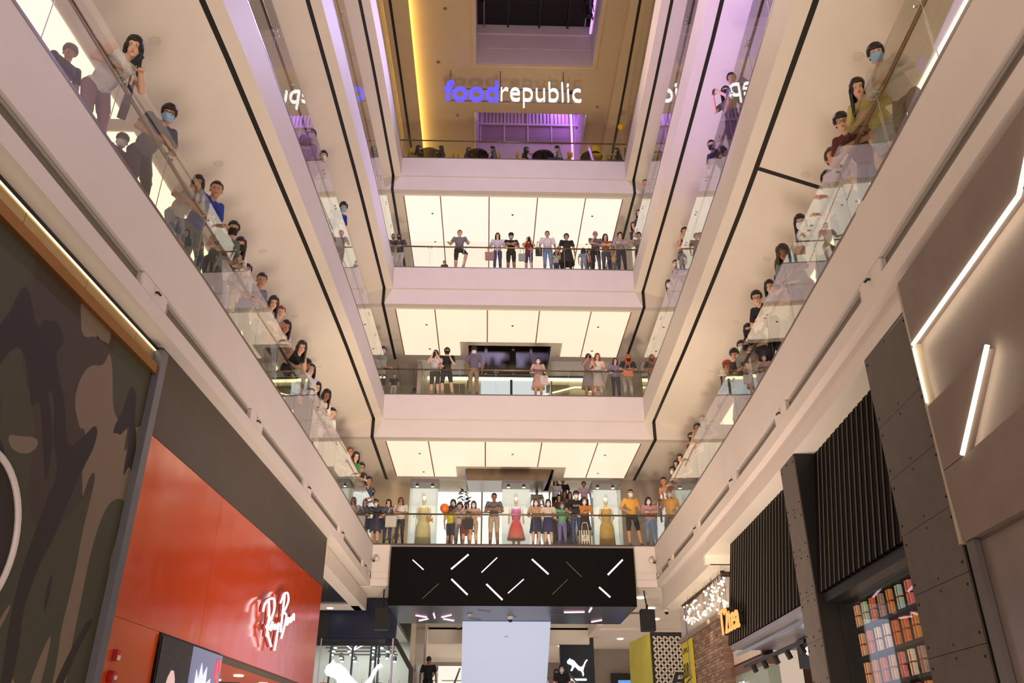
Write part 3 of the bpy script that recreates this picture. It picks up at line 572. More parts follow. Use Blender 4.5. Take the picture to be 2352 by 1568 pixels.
# ---- black box over the far end with light tubes
BOXM = mat('black_box_cladding', (9, 8, 8), .85, spec=.15, var=.12, scale=5, bump=.08); BOXB = mat('box_underside', (58, 64, 84), .35, var=.12, scale=4)
TUBE = glow('pink_white_tube', (1.0, .66, .82), 1.5); TUBEO = mat('unlit_tube', (96, 92, 92), .4)
mb = MB(); mb.box(-2.92, 4.41, 25.15, 28.6, 4.11, 5.82, 0); mb.add([(-2.92, 25.15, 4.105), (4.41, 25.15, 4.105), (4.41, 28.6, 4.105), (-2.92, 28.6, 4.105)], [(0, 3, 2, 1)], 1)
bx_ = tag(mb.build('black_display_box', [BOXM, BOXB]), 'large black suspended box with pink white light tubes above the escalators', 'display box')
FT = [((-2.26,5.43),(-1.92,5.14),1),((-1.1,5.16),(-.59,5.6),2),((-.19,5.07),(.27,5.51),1),((1.32,5.47),(1.81,5.03),2),((2.35,5.4),(2.8,4.96),0),((3.59,5.02),(4.06,5.47),2),((-1.92,4.3),(-1.45,4.74),0),((-1.08,4.87),(-.59,4.42),2),((-.04,4.73),(.44,4.28),2),((.6,4.47),(1.07,4.88),1),((1.91,4.44),(2.38,4.88),0),((3.31,4.66),(3.63,4.37),2)]
for (a, b), (c, d), on in FT: MB().cyl((a, 25.14, b), (c, 25.14, d), (.010, .017, .027)[on], n=8).build('light_tube', TUBE if on else TUBEO, bx_)
for (a, b), (c, d), on in [((-2.22,26.84),(-1.91,27.17),1),((-2.19,27.89),(-1.89,27.52),1),((-1.65,26.49),(-1.66,27.34),1),((-1.43,27.16),(-1.12,26.72),1),((-1.39,27.51),(-1.08,27.86),1),((2.33,26.12),(2.95,26.03),1),((3.09,26.02),(3.08,25.33),1),((3.39,28.01),(3.67,27.63),1),((-.3,25.8),(.1,26.1),0),((1.9,26.3),(2.4,26.7),0),((.6,27.6),(.9,27.0),0),((-.6,27.4),(-.2,27.7),0)]:
    MB().cyl((a, b, 4.09), (c, d, 4.09), .026 if on else .008, n=8).build('light_tube', glow('rose_tube', (1.0, .5, .62), 2.0) if on else TUBEO, bx_)
cm_ = MB(); cm_.lathe([(.10, 0), (.10, -.06), (.085, -.1)], (.72, 27.0, 4.1), 16); cm_.ball((.72, 27.0, 3.99), .075, 14, 1)
tag(cm_.build('dome_camera', [mat('camera_white', (190, 194, 204), .4), mat('camera_dome', (20, 20, 24), .1)]), 'white dome camera under the black box', 'camera')
tag(MB().lathe([(.09, 0), (.09, -.03), (.04, -.05), (.02, -.08)], (-.55, 26.6, 4.1), 14).build('smoke_detector', mat('detector_cream', (176, 160, 136), .5)), 'cream smoke detector under the black box', 'detector')
# tapered pale column
m, nt, p = nodes('pale_blue_column'); p.inputs['Base Color'].default_value = (*lin((186, 200, 232)), 1); p.inputs['Roughness'].default_value = .4; p.inputs['Emission Color'].default_value = (*lin((176, 194, 232)), 1); p.inputs['Emission Strength'].default_value = .42
mb = MB(); mb.hexa([(-.78, 28.0, -1.6), (1.55, 28.0, -1.6), (1.55, 28.6, -1.6), (-.78, 28.6, -1.6), (-.80, 28.0, 4.09), (2.06, 28.0, 4.09), (2.06, 28.6, 4.09), (-.80, 28.6, 4.09)])
clm = tag(mb.build('backlit_column', m), 'tall backlit pale blue column under the black box', 'column'); MB().tube([(.55, 27.99, 3.6), (.62, 27.98, 3.64), (.69, 27.99, 3.6)], .008, 6).build('hook', GREYM, clm)
# hanging loudspeakers
for x, nm in ((-3.16, 'left of the black box near the navy shop front'), (4.85, 'right of the black box in front of the pale corridor')):
    t = empty('hanging_loudspeaker', (x, 26, 3.53)); tag(t, 'black hanging loudspeaker ' + nm, 'loudspeaker')
    MB().box(-.21, .21, -.16, .16, 0, .63).build('cabinet', mat('speaker_black', (24, 24, 27), .55, var=.1), t, bevel=.015); MB().box(-.195, .195, -.168, -.16, .02, .61).build('grille', mat('speaker_grille', (16, 17, 22), .7, var=.3, scale=120), t)
    MB().cyl((0, 0, .63), (0.01, 0, .78), .035).cyl((0, 0, .76), (0 if x < 0 else -.05, .06, 1.205), .022).build('bracket', BLACK, t)
for sd, x in (('L', XL(FY) + .13), ('R', XR(FY) - .13)):
    t = MB(); t.box(x - .06, x + .06, 25.38, 25.5, 5.44, 5.6); t.ball((x + (.03 if sd == 'L' else -.03), 25.36, 5.5), .085, 12, 1); t.cyl((x - (.05 if sd == 'L' else -.05), 25.4, 5.46), (x - (.06 if sd == 'L' else -.06), 25.3, 5.42), .03, .035, 8, 2)
    tag(t.build('corner_camera', [WHITE, mat('camera_pale', (206, 192, 182), .4), CHAR]), 'pale dome camera in the %s corner of the first gallery fascia' % ('left' if sd == 'L' else 'right'), 'camera')

# ================================================================ RIGHT SIDE, GROUND FLOOR
PLAST = mat('grey_plaster', (124, 109, 101), .7, var=.1, scale=2.2, bump=.15, bscale=25); WLED = glow('white_led_line', (1.0, .88, .66), 12.0)
wr = struct(side_box('R', .06, .4, 0.5, 7.555, 1.78, 4.56, 'wall_right', PLAST))
side_box('R', -.03, .06, 7.505, 7.552, 1.8, 4.56, 'edge_return', mat('pale_edge', (170, 158, 140), .5), wr)
side_poly('R', -.03, [(7.5, 4.58), (7.5, 3.86), (5.19, 4.02), (0.5, 4.3), (0.5, 4.58)], .09, 'plaster_panel', PLAST, wr)
side_poly('R', -.03, [(7.5, 3.16), (6.24, 3.17), (7.08, 2.5), (7.5, 2.5)], .09, 'plaster_panel', PLAST, wr)
side_poly('R', -.03, [(7.5, 2.49), (7.0, 2.49), (6.0, 2.53), (4.6, 2.6), (.5, 2.6), (.5, 1.8), (7.42, 1.8)], .09, 'plaster_panel', PLAST, wr)
def ledline(a, b, w=.02):
    q0 = S('R', -.035, *a); q1 = S('R', -.035, *b); return MB().cyl(q0, q1, w, n=6).build('led_line', WLED, wr)
ledline((7.48, 3.84), (5.19, 4.0)); ledline((5.19, 4.0), (4.6, 4.5)); ledline((7.49, 3.8), (7.49, 3.2), .014); ledline((6.2, 3.18), (7.07, 2.51), .022)
STL = mat('brushed_steel_panel', (150, 140, 134), .35, .85, var=.12, scale=1.5)
side_box('R', .04, .3, .5, 7.28, .45, 1.77, 'steel_panel', STL, wr); side_box('R', .04, .3, .5, 7.28, -1.6, .44, 'steel_panel', STL, wr); side_box('R', -.02, .3, 7.29, 7.44, -1.6, 1.79, 'steel_post', mat('dull_steel', (110, 104, 102), .4, .6), wr)
# bolted cement-board pillars
CEM = mat('cement_board', (92, 84, 78), .75, var=.12, scale=5, bump=.15, bscale=30); BOLT = mat('bolt_dark', (30, 27, 26), .5, .5)
bm_ = MB().lathe([(.014, 0), (.014, .006), (.008, .01)], (0, 0, 0), 8).mesh('bolt', BOLT)
def pillar(y0, y1, label):
    t = tag(side_box('R', .02, .6, y0, y1, -1.6, 4.25 if y0 > 9 else 4.3, 'cement_board_pillar', BLACK), label, 'pillar')
    zs = [-1.6, -.28, .33, .94, 1.56, 2.18, 2.8, 3.42, 4.25 if y0 > 9 else 4.3]
    for a, b in zip(zs[:-1], zs[1:]):
        pn = side_box('R', 0, .02, y0 + .003, y1 - .003, a + .003, b - .003, 'board', CEM, t)
        for y, z in [(y0 + .07, a + .1), (y0 + .07, b - .1), (y1 - .07, a + .1), (y1 - .07, b - .1), ((y0 + y1) / 2, a + .06), ((y0 + y1) / 2, b - .06)]:
            inst('bolt', bm_, S('R', 0, y, z), (0, -math.pi / 2, 0), pn)
pillar(7.56, 8.82, 'wide bolted cement board pillar beside the grey wall of light lines'); pillar(12.04, 12.8, 'narrow bolted cement board pillar between the two slatted screens')
# slatted canopies that lean out at the foot
FIN = mat('black_fin', (6, 5, 5), .8, var=.1, spec=.1); FINE = mat('fin_lit_edge', (112, 102, 92), .6)
def slats(y0, y1, n, label):
    t = empty('slatted_screen', S('R', .2, (y0 + y1) / 2, 2.16)); tag(t, label, 'screen'); T = t.location
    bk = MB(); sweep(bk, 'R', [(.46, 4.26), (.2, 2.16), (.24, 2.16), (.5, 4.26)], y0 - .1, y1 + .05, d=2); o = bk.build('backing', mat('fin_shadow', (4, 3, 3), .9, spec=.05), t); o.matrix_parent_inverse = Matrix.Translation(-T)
    for i in range(n):
        y = y0 + (y1 - y0) * i / (n - 1)
        a, b = y - .05, y + .05
        tp, bt = XR(y) + .33, XR(y) + .04
        pts = [(bt, a, 2.16), (bt, b, 2.16), (bt + .14, b, 2.16), (bt + .14, a, 2.16), (tp, a, 4.25), (tp, b, 4.25), (tp + .14, b, 4.25), (tp + .14, a, 4.25)]
        f = MB().hexa([(p[0] - T.x, p[1] - T.y, p[2] - T.z) for p in pts]).build('fin', FIN, t)
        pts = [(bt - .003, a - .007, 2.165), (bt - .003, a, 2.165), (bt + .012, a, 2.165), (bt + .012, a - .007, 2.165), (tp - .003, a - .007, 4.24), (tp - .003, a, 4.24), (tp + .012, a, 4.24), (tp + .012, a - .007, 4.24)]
        MB().hexa([(p[0] - T.x, p[1] - T.y, p[2] - T.z) for p in pts]).build('lit_edge_strip', FINE, f)  # pale strip paints the light caught along the fin's near edge
    return t
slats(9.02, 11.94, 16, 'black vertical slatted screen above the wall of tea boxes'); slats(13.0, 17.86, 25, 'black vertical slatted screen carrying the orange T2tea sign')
# beam and wall of tea boxes
SH = mat('shelf_black', (18, 17, 18), .4, var=.1)
tw = struct(side_box('R', .62, .7, 8.82, 12.04, -1.6, 2.1, 'wall_tea_display', SH)); side_box('R', .1, .62, 8.82, 12.04, 2.02, 2.15, 'beam', SH, tw)
rows = [1.68, 1.31, .94, .57]
for z in [1.98] + [r - .05 for r in rows]: side_box('R', .4, .62, 8.82, 12.04, z - .02, z + .02, 'shelf', SH, tw)
random.seed(11)
BC = [(206, 96, 40), (214, 132, 56), (150, 190, 176), (226, 200, 176), (214, 118, 110), (190, 70, 44), (176, 186, 120), (222, 170, 120), (150, 120, 110)]
BMS = []
for c in BC:
    m, nt, p = nodes('glowing_tea_box_paper'); n_ = noise(nt, 14, 3, .6, 1.5); k_ = lin(c); o_ = lin(random.choice(BC))
    r_ = ramp(nt, n_.outputs['Fac'], [(.42, k_), (.58, tuple(.35 * a + .65 * b for a, b in zip(o_, k_)))]); link(nt, r_.outputs['Color'], p.inputs['Base Color']); link(nt, r_.outputs['Color'], p.inputs['Emission Color']); p.inputs['Emission Strength'].default_value = .55; p.inputs['Roughness'].default_value = .5; BMS.append(m)  # paper emits its own colour in place of shelf lighting
RIB = mat('tea_box_ribbon', (206, 84, 24), .5)
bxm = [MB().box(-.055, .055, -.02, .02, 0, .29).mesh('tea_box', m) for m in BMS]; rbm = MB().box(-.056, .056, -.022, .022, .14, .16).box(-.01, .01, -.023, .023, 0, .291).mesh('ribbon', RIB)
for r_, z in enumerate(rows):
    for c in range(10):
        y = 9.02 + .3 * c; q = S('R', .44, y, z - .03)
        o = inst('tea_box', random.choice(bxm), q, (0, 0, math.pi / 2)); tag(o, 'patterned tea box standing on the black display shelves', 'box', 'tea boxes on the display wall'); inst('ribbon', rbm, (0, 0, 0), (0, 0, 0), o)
tg = side_box('R', .3, .312, 8.84, 12.02, -1.6, 2.02, 'shop_window', GLASS); tag(tg, 'clear shop window in front of the tea boxes', 'window')
# the tea shop beyond: soffit, track, walls, pendant
ti = struct(side_box('R', .06, 2.6, 13.0, 17.8, 2.06, 2.15, 'ceiling_2', mat('tea_shop_soffit', (120, 116, 128), .4, var=.1)))
side_box('R', .08, .1, 13.0, 17.5, 1.9, 1.96, 'track_tube', STEEL, ti)
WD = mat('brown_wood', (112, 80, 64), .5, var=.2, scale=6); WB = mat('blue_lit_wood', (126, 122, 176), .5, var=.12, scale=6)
bw = struct(side_box('R', 2.4, 2.6, 13.0, 20.6, -1.6, 2.1, 'wall_tea_back', WD))
for i in range(14):
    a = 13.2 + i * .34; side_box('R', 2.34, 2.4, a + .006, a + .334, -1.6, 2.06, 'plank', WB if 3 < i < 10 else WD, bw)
side_box('R', .3, 1.4, 12.95, 13.05, -1.6, 2.05, 'amber_wall_panel', mat('amber_wall', (214, 150, 58), .5), bw)
side_box('R', .95, 1.05, 13.1, 14.0, -1.6, 1.95, 'white_board', mat('white_board', (214, 216, 222), .4), bw); side_box('R', .7, .74, 13.4, 14.1, 1.2, 1.6, 'hanging_board', mat('slate_board', (70, 84, 96), .4), bw)
side_box('R', .9, 2.2, 14.2, 16.2, 1.55, 2.04, 'dark_bulkhead', DK, ti)
pd = MB(); q = S('R', .8, 15.2, 1.75); pd.cyl((q[0], q[1], 1.8), (q[0], q[1], 2.06), .006, n=6, mi=1); pd.ball((q[0], q[1], 1.75), .075, 14, 0); tag(pd.build('globe_lamp', [glow('globe_glow', (1, .95, .9), 6.0), BLACK], smooth=True), 'small white globe lamp inside the tea shop', 'lamp')
side_box('R', .14, .2, 13.4, 17.3, 1.66, 1.72, 'track', BLACK, ti)
for i in range(5): 
    y = 13.7 + .75 * i; q = S('R', .17, y, 1.6); MB().cyl((q[0], y, 1.66), (q[0] + .04, y - .03, 1.54), .05, n=8).build('track_spot', BLACK, ti)
# T2tea sign
ts = empty('tea_sign', S('R', -.02, 17.7, 2.3)); tag(ts, 'orange glowing T2tea sign on the slatted screen', 'sign')
o = lettering('T2tea', (XR(17.1) - .08 - ts.location.x, 0.1, .02), 'R', glow('orange_sign_face', (1.0, .36, .06), 1.3), parent=ts, w=1.4, h=.5, depth=.03, bold=.0)
o = lettering('T2tea', (XR(17.1) + .002 - ts.location.x, 0.1, .02), 'R', BLACK, 'letter_return', ts, w=1.4, h=.5, depth=.08, bold=.0)
# passage to the right: dropped beam, recessed ceiling with bulbs, brick pier, banners
struct(MB().box(XR(19.1) + .0, XR(19.1) + 6.2, 19.05, 19.2, 4.07, 4.27).build('trim_30', SOFFIT))
ro = MB(); ro.box(5.6, 8.5, 19.9, 24.7, 4.055, 4.066); oc = tag(ro.build('recessed_ceiling_tray', mat('bronze_tray', (120, 98, 62), .35, .5, var=.2, scale=4)), 'bronze slatted ceiling tray above the hanging bulbs', 'ceiling tray')
for i in range(24): MB().box(5.62, 7.2, 19.95 + .2 * i, 19.99 + .2 * i, 4.0, 4.055).build('slat', mat('tray_slat', (70, 54, 40), .5), oc)
ch = empty('bulb_chandelier', (5.9, 22, 4.0)); tag(ch, 'cascade of many small glowing bulbs hanging in the passage', 'chandelier')
bulb = MB().ball((0, 0, 0), .03, 8).mesh('bulb', glow('bulb_glow', (1.0, .80, .55), 3.5), True); wr_ = MB()
for x, y, z in BULBS:
    inst('bulb', bulb, (x - 5.9, y - 22, z - 4.0), parent=ch); wr_.cyl((x - 5.9, y - 22, z - 3.97), (x - 5.9, y - 22, .05), .0025, n=3)
wo = wr_.build('wires', mat('bulb_wire', (60, 52, 46), .5), ch); wo['kind'] = 'stuff'
m, nt, p = nodes('brick_face'); tc = nt.nodes.new('ShaderNodeTexCoord'); sp_ = nt.nodes.new('ShaderNodeSeparateXYZ'); cb = nt.nodes.new('ShaderNodeCombineXYZ'); br = nt.nodes.new('ShaderNodeTexBrick')
link(nt, tc.outputs['Object'], sp_.inputs[0]); link(nt, sp_.outputs['Y'], cb.inputs['X']); link(nt, sp_.outputs['Z'], cb.inputs['Y']); link(nt, cb.outputs[0], br.inputs['Vector'])
br.inputs['Color1'].default_value = (*lin((150, 122, 104)), 1); br.inputs['Color2'].default_value = (*lin((124, 98, 84)), 1); br.inputs['Mortar'].default_value = (*lin((96, 78, 68)), 1); br.inputs['Scale'].default_value = 4.2; br.inputs['Mortar Size'].default_value = .014
link(nt, br.outputs['Color'], p.inputs['Base Color']); b_ = nt.nodes.new('ShaderNodeBump'); b_.inputs['Strength'].default_value = .5; link(nt, br.outputs['Fac'], b_.inputs['Height']); b_.invert = True; link(nt, b_.outputs['Normal'], p.inputs['Normal']); p.inputs['Roughness'].default_value = .8; BRICK = m
pb = struct(side_box('R', .5, .9, 20.35, 25.1, -1.6, 3.06, 'wall_brick', BRICK)); side_box('R', .42, .95, 20.3, 25.1, 3.06, 3.16, 'stone_cap', mat('cap_trim', (150, 132, 116), .5), pb); side_box('R', .6, 1.0, 20.3, 25.5, 3.16, 4.07, 'upper_wall', WHITE, pb)
bkm = [MB().box(0, .03, .004, .236, .004, .071).mesh('brick', mat('brick_tone_%d' % i, c, .85, var=.15, scale=12)) for i, c in enumerate(((150, 122, 104), (134, 106, 90), (122, 98, 84), (160, 134, 114)))]
random.seed(21)
for j in range(21):
    for i in range(13):
        y = 20.36 + .24 * i + (.12 if j % 2 else 0); 
        if y + .24 < 23.5: inst('brick', random.choice(bkm), (XR(y + .12) + .485 - random.uniform(0, .008), y, 3.05 - .075 * (j + 1)), (0, 0, 0), pb)
lamp('brick_downlight', 'SPOT', S('R', .28, 21.2, 3.5), S('R', .5, 21.2, 1.6), 60, (1, .82, .6), .05, spot=52, blend=.5)
YEL = mat('yellow_banner', (222, 206, 20), .5, var=.04); INK = mat('banner_ink', (40, 34, 18), .6)
bn = side_box('R', .455, .48, 23.5, 24.95, .8, 3.04, 'yellow_banner', YEL, d=3); tag(bn, 'tall yellow burger banner with handwritten lettering beside the brick pier', 'banner')
X_ = XR(24.2) + .452
for body, z, w, h, yy, sh in (('LEVEL 8', 2.74, .85, .13, 24.75, 0), ('BURGS', 2.1, 1.1, .38, 24.85, .35), ('FOR EVERYONE', 1.72, .8, .08, 24.7, 0)):
    lettering(body, (X_, yy, z), 'R', INK, 'lettering', bn, w=w, h=h, depth=.004, shear=sh)
mb = MB(); mb.tube([(X_ - .004, 24.7, 1.96), (X_ - .004, 24.2, 2.04), (X_ - .004, 23.8, 2.08)], [.012, .022, .008], 6); mb.build('underline', INK, bn)
# white tiled upper wall and Typo shop
TL = mat('cream_tile', (214, 200, 184), .4, var=.06); ty = struct(side_box('R', .72, .95, 17.9, 20.28, 1.95, 3.3, 'wall_tiled', mat('tile_grout', (70, 56, 50), .7)))
for i in range(7):
    for j in range(4):
        a = 17.95 + .33 * i; z = 2.0 + .32 * j; side_box('R', .70, .72, a + .012, a + .318, z + .012, z + .308, 'tile', TL, ty)
side_box('R', .64, .95, 17.6, 20.28, 1.78, 1.95, 'brown_band', mat('brown_band', (112, 76, 62), .5), ty)
tp = side_box('R', .70, .95, 17.6, 20.28, -1.6, 1.78, 'stationery_shop_front', mat('sage_window', (150, 164, 150), .3, var=.08)); tag(tp, 'pale green stationery shop front reading Typo below the cream tiles', 'shop front')
TYW = glow('typo_halo', (1, .98, .92), 1.3)
lettering('Typo', (XR(19.3) + .66, 19.75, 1.05), 'R', TYW, 'letter_halo', tp, w=1.25, h=.55, depth=.02, bold=.05); lettering('Typo', (XR(19.3) + .63, 19.75, 1.06), 'R', BLACK, 'lettering', tp, w=1.2, h=.52, depth=.02, bold=.01)
# patterned wall and yellow poster
pw_ = MB().box(5.3, 6.9, 28.0, 28.2, -1.6, 3.78, 0).build('patterned_wall', [mat('weave_black', (26, 24, 26), .6)]); tag(pw_, 'black and white woven pattern wall with yellow dots and a large letter B', 'wall panel')
wv = MB(); yd = MB(); s_ = .1
for i in range(-1, 18):
    for j in range(-2, 24):
        cx = 5.3 + i * s_; cz = 1.9 + j * s_
        if not (5.36 < cx < 6.86 and 1.95 < cz < 3.7): continue
        k = (i + j) % 2; a = R(45 if k else -45); c_, s2 = math.cos(a), math.sin(a); l, w = .066, .026
        wv.prism([(cx + c_ * u - s2 * v, 27.995, cz + s2 * u + c_ * v) for u, v in ((-l, -w), (l, -w), (l, w), (-l, w))], (0, -.004, 0))
        if (i % 2 == 0): yd.prism([(cx + u, 27.994, cz + s_ / 2 + v) for u, v in ((-.018, 0), (0, -.018), (.018, 0), (0, .018))], (0, -.005, 0))
wv.build('woven_print', mat('weave_cream', (208, 196, 186), .6), pw_); yd.build('yellow_dots', mat('weave_yellow', (214, 198, 40), .6), pw_)
lettering('B', (5.72, 27.98, 2.0), 'F', mat('logo_cream', (216, 206, 200), .6), 'letter_outline', pw_, w=.72, h=.62, depth=.01, bold=.05, shear=.3); lettering('B', (5.76, 27.965, 2.04), 'F', mat('logo_black', (30, 28, 32), .6), 'letter', pw_, w=.62, h=.54, depth=.01, bold=.02, shear=.3)
yp = MB().hexa([(4.72, 29.4, .4), (5.24, 28.02, .4), (5.28, 28.06, .4), (4.76, 29.44, .4), (4.8, 29.4, 3.62), (5.24, 28.02, 3.75), (5.28, 28.06, 3.75), (4.84, 29.44, 3.62)]).build('yellow_poster', mat('poster_yellow', (214, 204, 90), .5, var=.12, scale=2)); tag(yp, 'tall yellow burger poster at the corner of the patterned wall', 'poster')
yl = Matrix(((.376, 0, -.927), (-.927, 0, -.376), (0, 1, 0))).to_4x4()
for body, u, z, w, h, sh in (('BURGS', .42, 2.95, .62, .3, .35), ('LEVEL 8', .55, 2.62, .4, .06, 0)):
    o = lettering(body, (0, 0, 0), 'F', INK, 'lettering', yp, w=w, h=h, depth=.004, shear=sh); o.matrix_local = Matrix.Translation(Vector((4.79, 29.38, z)) + Vector((.376, -.927, 0)) * u + Vector((-.927, -.376, 0)) * .012) @ yl
bu = MB(); bu.prism([(4.79 + .376 * (.85 + .26 * math.cos(a)) - .01, 29.38 - .927 * (.85 + .26 * math.cos(a)), 2.15 + .3 * math.sin(a)) for a in [k * math.pi / 12 for k in range(24)]], (-.012, -.004, 0)); bu.build('burger_print', mat('bun_print', (190, 120, 70), .5), yp)
for x, y in ((5.55, 24.0), (6.1, 23.2)):
    mb = MB(); mb.cyl((x, y, -1.6), (x, y, 3.9 if x < 6 else 4.05), .018, n=8, mi=0); tag(mb.build('steel_rod', mat('rod_steel', (140, 136, 146), .3, .8)), 'slim steel rod standing %s the hanging bulbs' % ('left of' if x < 6 else 'among'), 'rod')
for i, (x, y, z) in enumerate(((5.5, 19.6, 4.0), (5.28, 25.2, 3.95), (1.3, 33.5, 4.3), (-1.1, 33.0, 4.55))):
    mb = MB(); mb.lathe([(.07, 0), (.07, -.05)], (x, y, z + .07), 12); mb.ball((x, y, z), .06, 10, 1)
    tag(mb.build('ceiling_camera', [WHITE, mat('camera_dome', (20, 20, 24), .1)]), 'small dome camera %s' % ('by the slatted screen', 'at the end of the pale bulkhead', 'over the corridor right of the pale column', 'over the corridor left of the pale column')[i], 'camera')

# ================================================================ CORRIDOR BELOW THE BLACK BOX
cw = mat('corridor_wall', (150, 140, 132), .6, var=.05); BR_ = mat('brushed_wall', (176, 164, 152), .3, .5, var=.1, scale=3)
struct(MB().box(-2.5, -2.34, 28.65, 34, -1.6, 4.72).build('wall_steel_left', BR_))
struct(MB().box(-2.3, 4.0, 34.0, 34.3, 4.15, 4.75).box(3.95, 4.15, 31, 34.2, 4.4, 4.75).build('trim_31', SOFFIT))
struct(MB().box(-9, 12, 34, 46, 4.66, 4.8).build('ceiling_3', SOFFIT)); struct(MB().box(-9, 12, 45.8, 46, -1.6, 4.8).build('wall_back', cw))
bt_ = MB().box(-2.4, 1.9, 44.0, 44.2, -1.6, 4.3).build('lit_shop_front', glow('lit_shop_white', (1.0, .93, .82), .95)); tag(bt_, 'bright white shop front at the end of the corridor', 'shop front')
for x0, x1, z0, z1, c, nm in ((-1.5, -1.0, 1.5, 3.5, (120, 70, 60), 'poster'), (-.6, -.2, 3.0, 3.4, (60, 58, 56), 'spot_rail'), (-2.2, 1.8, 3.6, 3.64, (190, 184, 176), 'rail'), (-2.2, 1.8, 3.2, 3.24, (190, 184, 176), 'rail'), (-.9, -.45, 2.4, 2.9, (206, 160, 60), 'yellow_sign'), (1.5, 1.8, 2.2, 3.6, (60, 58, 58), 'dark_frame')):
    MB().box(x0, x1, 43.9, 44.0, z0, z1).build(nm, mat('corr_%s' % nm, c, .5), bt_)
np_ = MB().box(3.0, 4.4, 36.0, 36.4, -1.6, 4.64).build('navy_pier', mat('navy_pier', (24, 32, 48), .35)); tag(np_, 'dark navy pier carrying a small white leaping cat', 'pier')
cat((3.28, 35.998, 3.15), .85, 'F', 'small_cat_sign', 'small white leaping cat sign on the navy pier', CATW, .05)
o = MB().box(3.3, 4.05, 35.95, 35.999, 2.98, 3.05).build('glowing_bar', CATW, np_)
struct(MB().box(4.6, 12, 40, 40.2, -1.6, 4.66).build('wall_back_right', cw))
mb = MB().box(5.6, 8.5, 39.75, 39.98, -1.6, 3.6); tag(mb.build('dark_shop_opening', mat('dark_opening', (26, 16, 12), .6)), 'dark brown shop opening at the back right of the corridor', 'shop front')
bsn = MB().box(4.9, 6.0, 33.0, 33.06, 2.1, 2.75).build('blue_screen', glow('blue_screen', lin((60, 150, 226)), 1.0)); tag(bsn, 'bright blue screen low in the right corridor', 'screen')
for i, (x, y) in enumerate(((4.9, 27.2), (5.6, 29.2), (4.9, 32.0), (6.2, 31.6), (3.2, 37), (3.3, 39), (5.6, 36.5), (-1.0, 36.0), (6.6, 27.0))):
    z = 4.72 if y < 34 else 4.65
    tag(MB().lathe([(.11, 0), (.11, .02), (.13, .02), (.13, .03)], (x, y, z - .02), 16).build('downlight', COOL), 'round lit downlight in the corridor ceiling', 'downlight', 'downlights of the corridor')
    lamp('downlight_lamp', 'SPOT', (x, y, z - .05), (x, y, 0), 40, (1, .92, .8), .1, spot=110)
for x, y in ((4.7, 28.2), (5.2, 30.2), (3.6, 36.2), (6.4, 28.2)):
    tag(MB().box(x - .16, x + .16, y - .1, y + .1, 4.7 if y < 34 else 4.64, 4.722 if y < 34 else 4.66).build('air_vent', GREYM), 'small grey vent in the corridor ceiling', 'vent', 'vents of the corridor ceiling')
# escalators either side of the column
def escalator(x0, x1, y0, y1, z0, z1, label, drop=True):
    t = empty('escalator', ((x0 + x1) / 2, y0, z0)); tag(t, label, 'escalator'); w = (x1 - x0) / 2; L_ = y1 - y0; H_ = z1 - z0
    MB().prism([(-w, 0, -.35), (w, 0, -.35), (w, 0, 0), (-w, 0, 0)], (0, .01, 0)).build('skirt', CHAR, t)
    MB().hexa([(-w, 0, -.5), (w, 0, -.5), (w, L_, H_ - .5), (-w, L_, H_ - .5), (-w, 0, -.05), (w, 0, -.05), (w, L_, H_ - .05), (-w, L_, H_ - .05)]).build('truss', mat('escalator_cladding', (120, 112, 106), .35, .4), t)
    n = int(abs(H_) / .2)
    for i in range(n):
        y = L_ * i / n; z = H_ * i / n; MB().box(-w + .12, w - .12, y, y + L_ / n, z - .1, z + .1).build('step', mat('escalator_step', (90, 88, 88), .4, .5), t)
    for sx in (-1, 1):
        x = sx * (w - .06)
        MB().hexa([(x - .008, -.3, 0), (x + .008, -.3, 0), (x + .008, L_, H_), (x - .008, L_, H_), (x - .008, -.3, .85), (x + .008, -.3, .85), (x + .008, L_, H_ + .85), (x - .008, L_, H_ + .85)]).build('side_glass', GLASS, t)
        MB().tube([(x, -.3, .1), (x, -.55, .3), (x, -.6, .6), (x, -.45, .86), (x, -.2, .92), (x, L_, H_ + .92)], .035, 8).build('handrail', BLACK, t, smooth=True)
    return t
escalator(-2.0, -1.0, 29.0, 35.0, 1.3, 2.4, 'escalator left of the pale column with a man on it'); escalator(2.2, 3.25, 28.6, 34.6, 1.05, 2.2, 'escalator right of the pale column with a woman on it')
# ================================================================ FAR END, UPPER LEVELS
# lit sign hung above the top gallery's far rail
fs_ = empty('food_hall_sign', (.75, 25.4, 23.5)); tag(fs_, 'glowing blue and white sign reading foodrepublic hung from the roof', 'sign')
lettering('food', (-2.02 - .75, 0, .25), 'F', glow('blue_sign_face', (.10, .08, 1.0), 1.05), 'blue_lettering', fs_, w=2.2, h=1.08, depth=.12, bold=.018)
lettering('republic', (.27 - .75, 0, 0), 'F', glow('white_sign_letters', (1, 1, 1), 1.8), 'white_lettering', fs_, w=3.26, h=1.33, depth=.12, bold=-.016)
mb = MB()
for z in (.36, 1.0): mb.box(-2.5, 2.55, .02, .05, z - .02, z + .02)
for x in (-2.55, -.5, 2.1): mb.cyl((x, .04, .9), (x, .04, 2.01), .02, n=6)
mb.build('hanging_frame', GREYM, fs_)
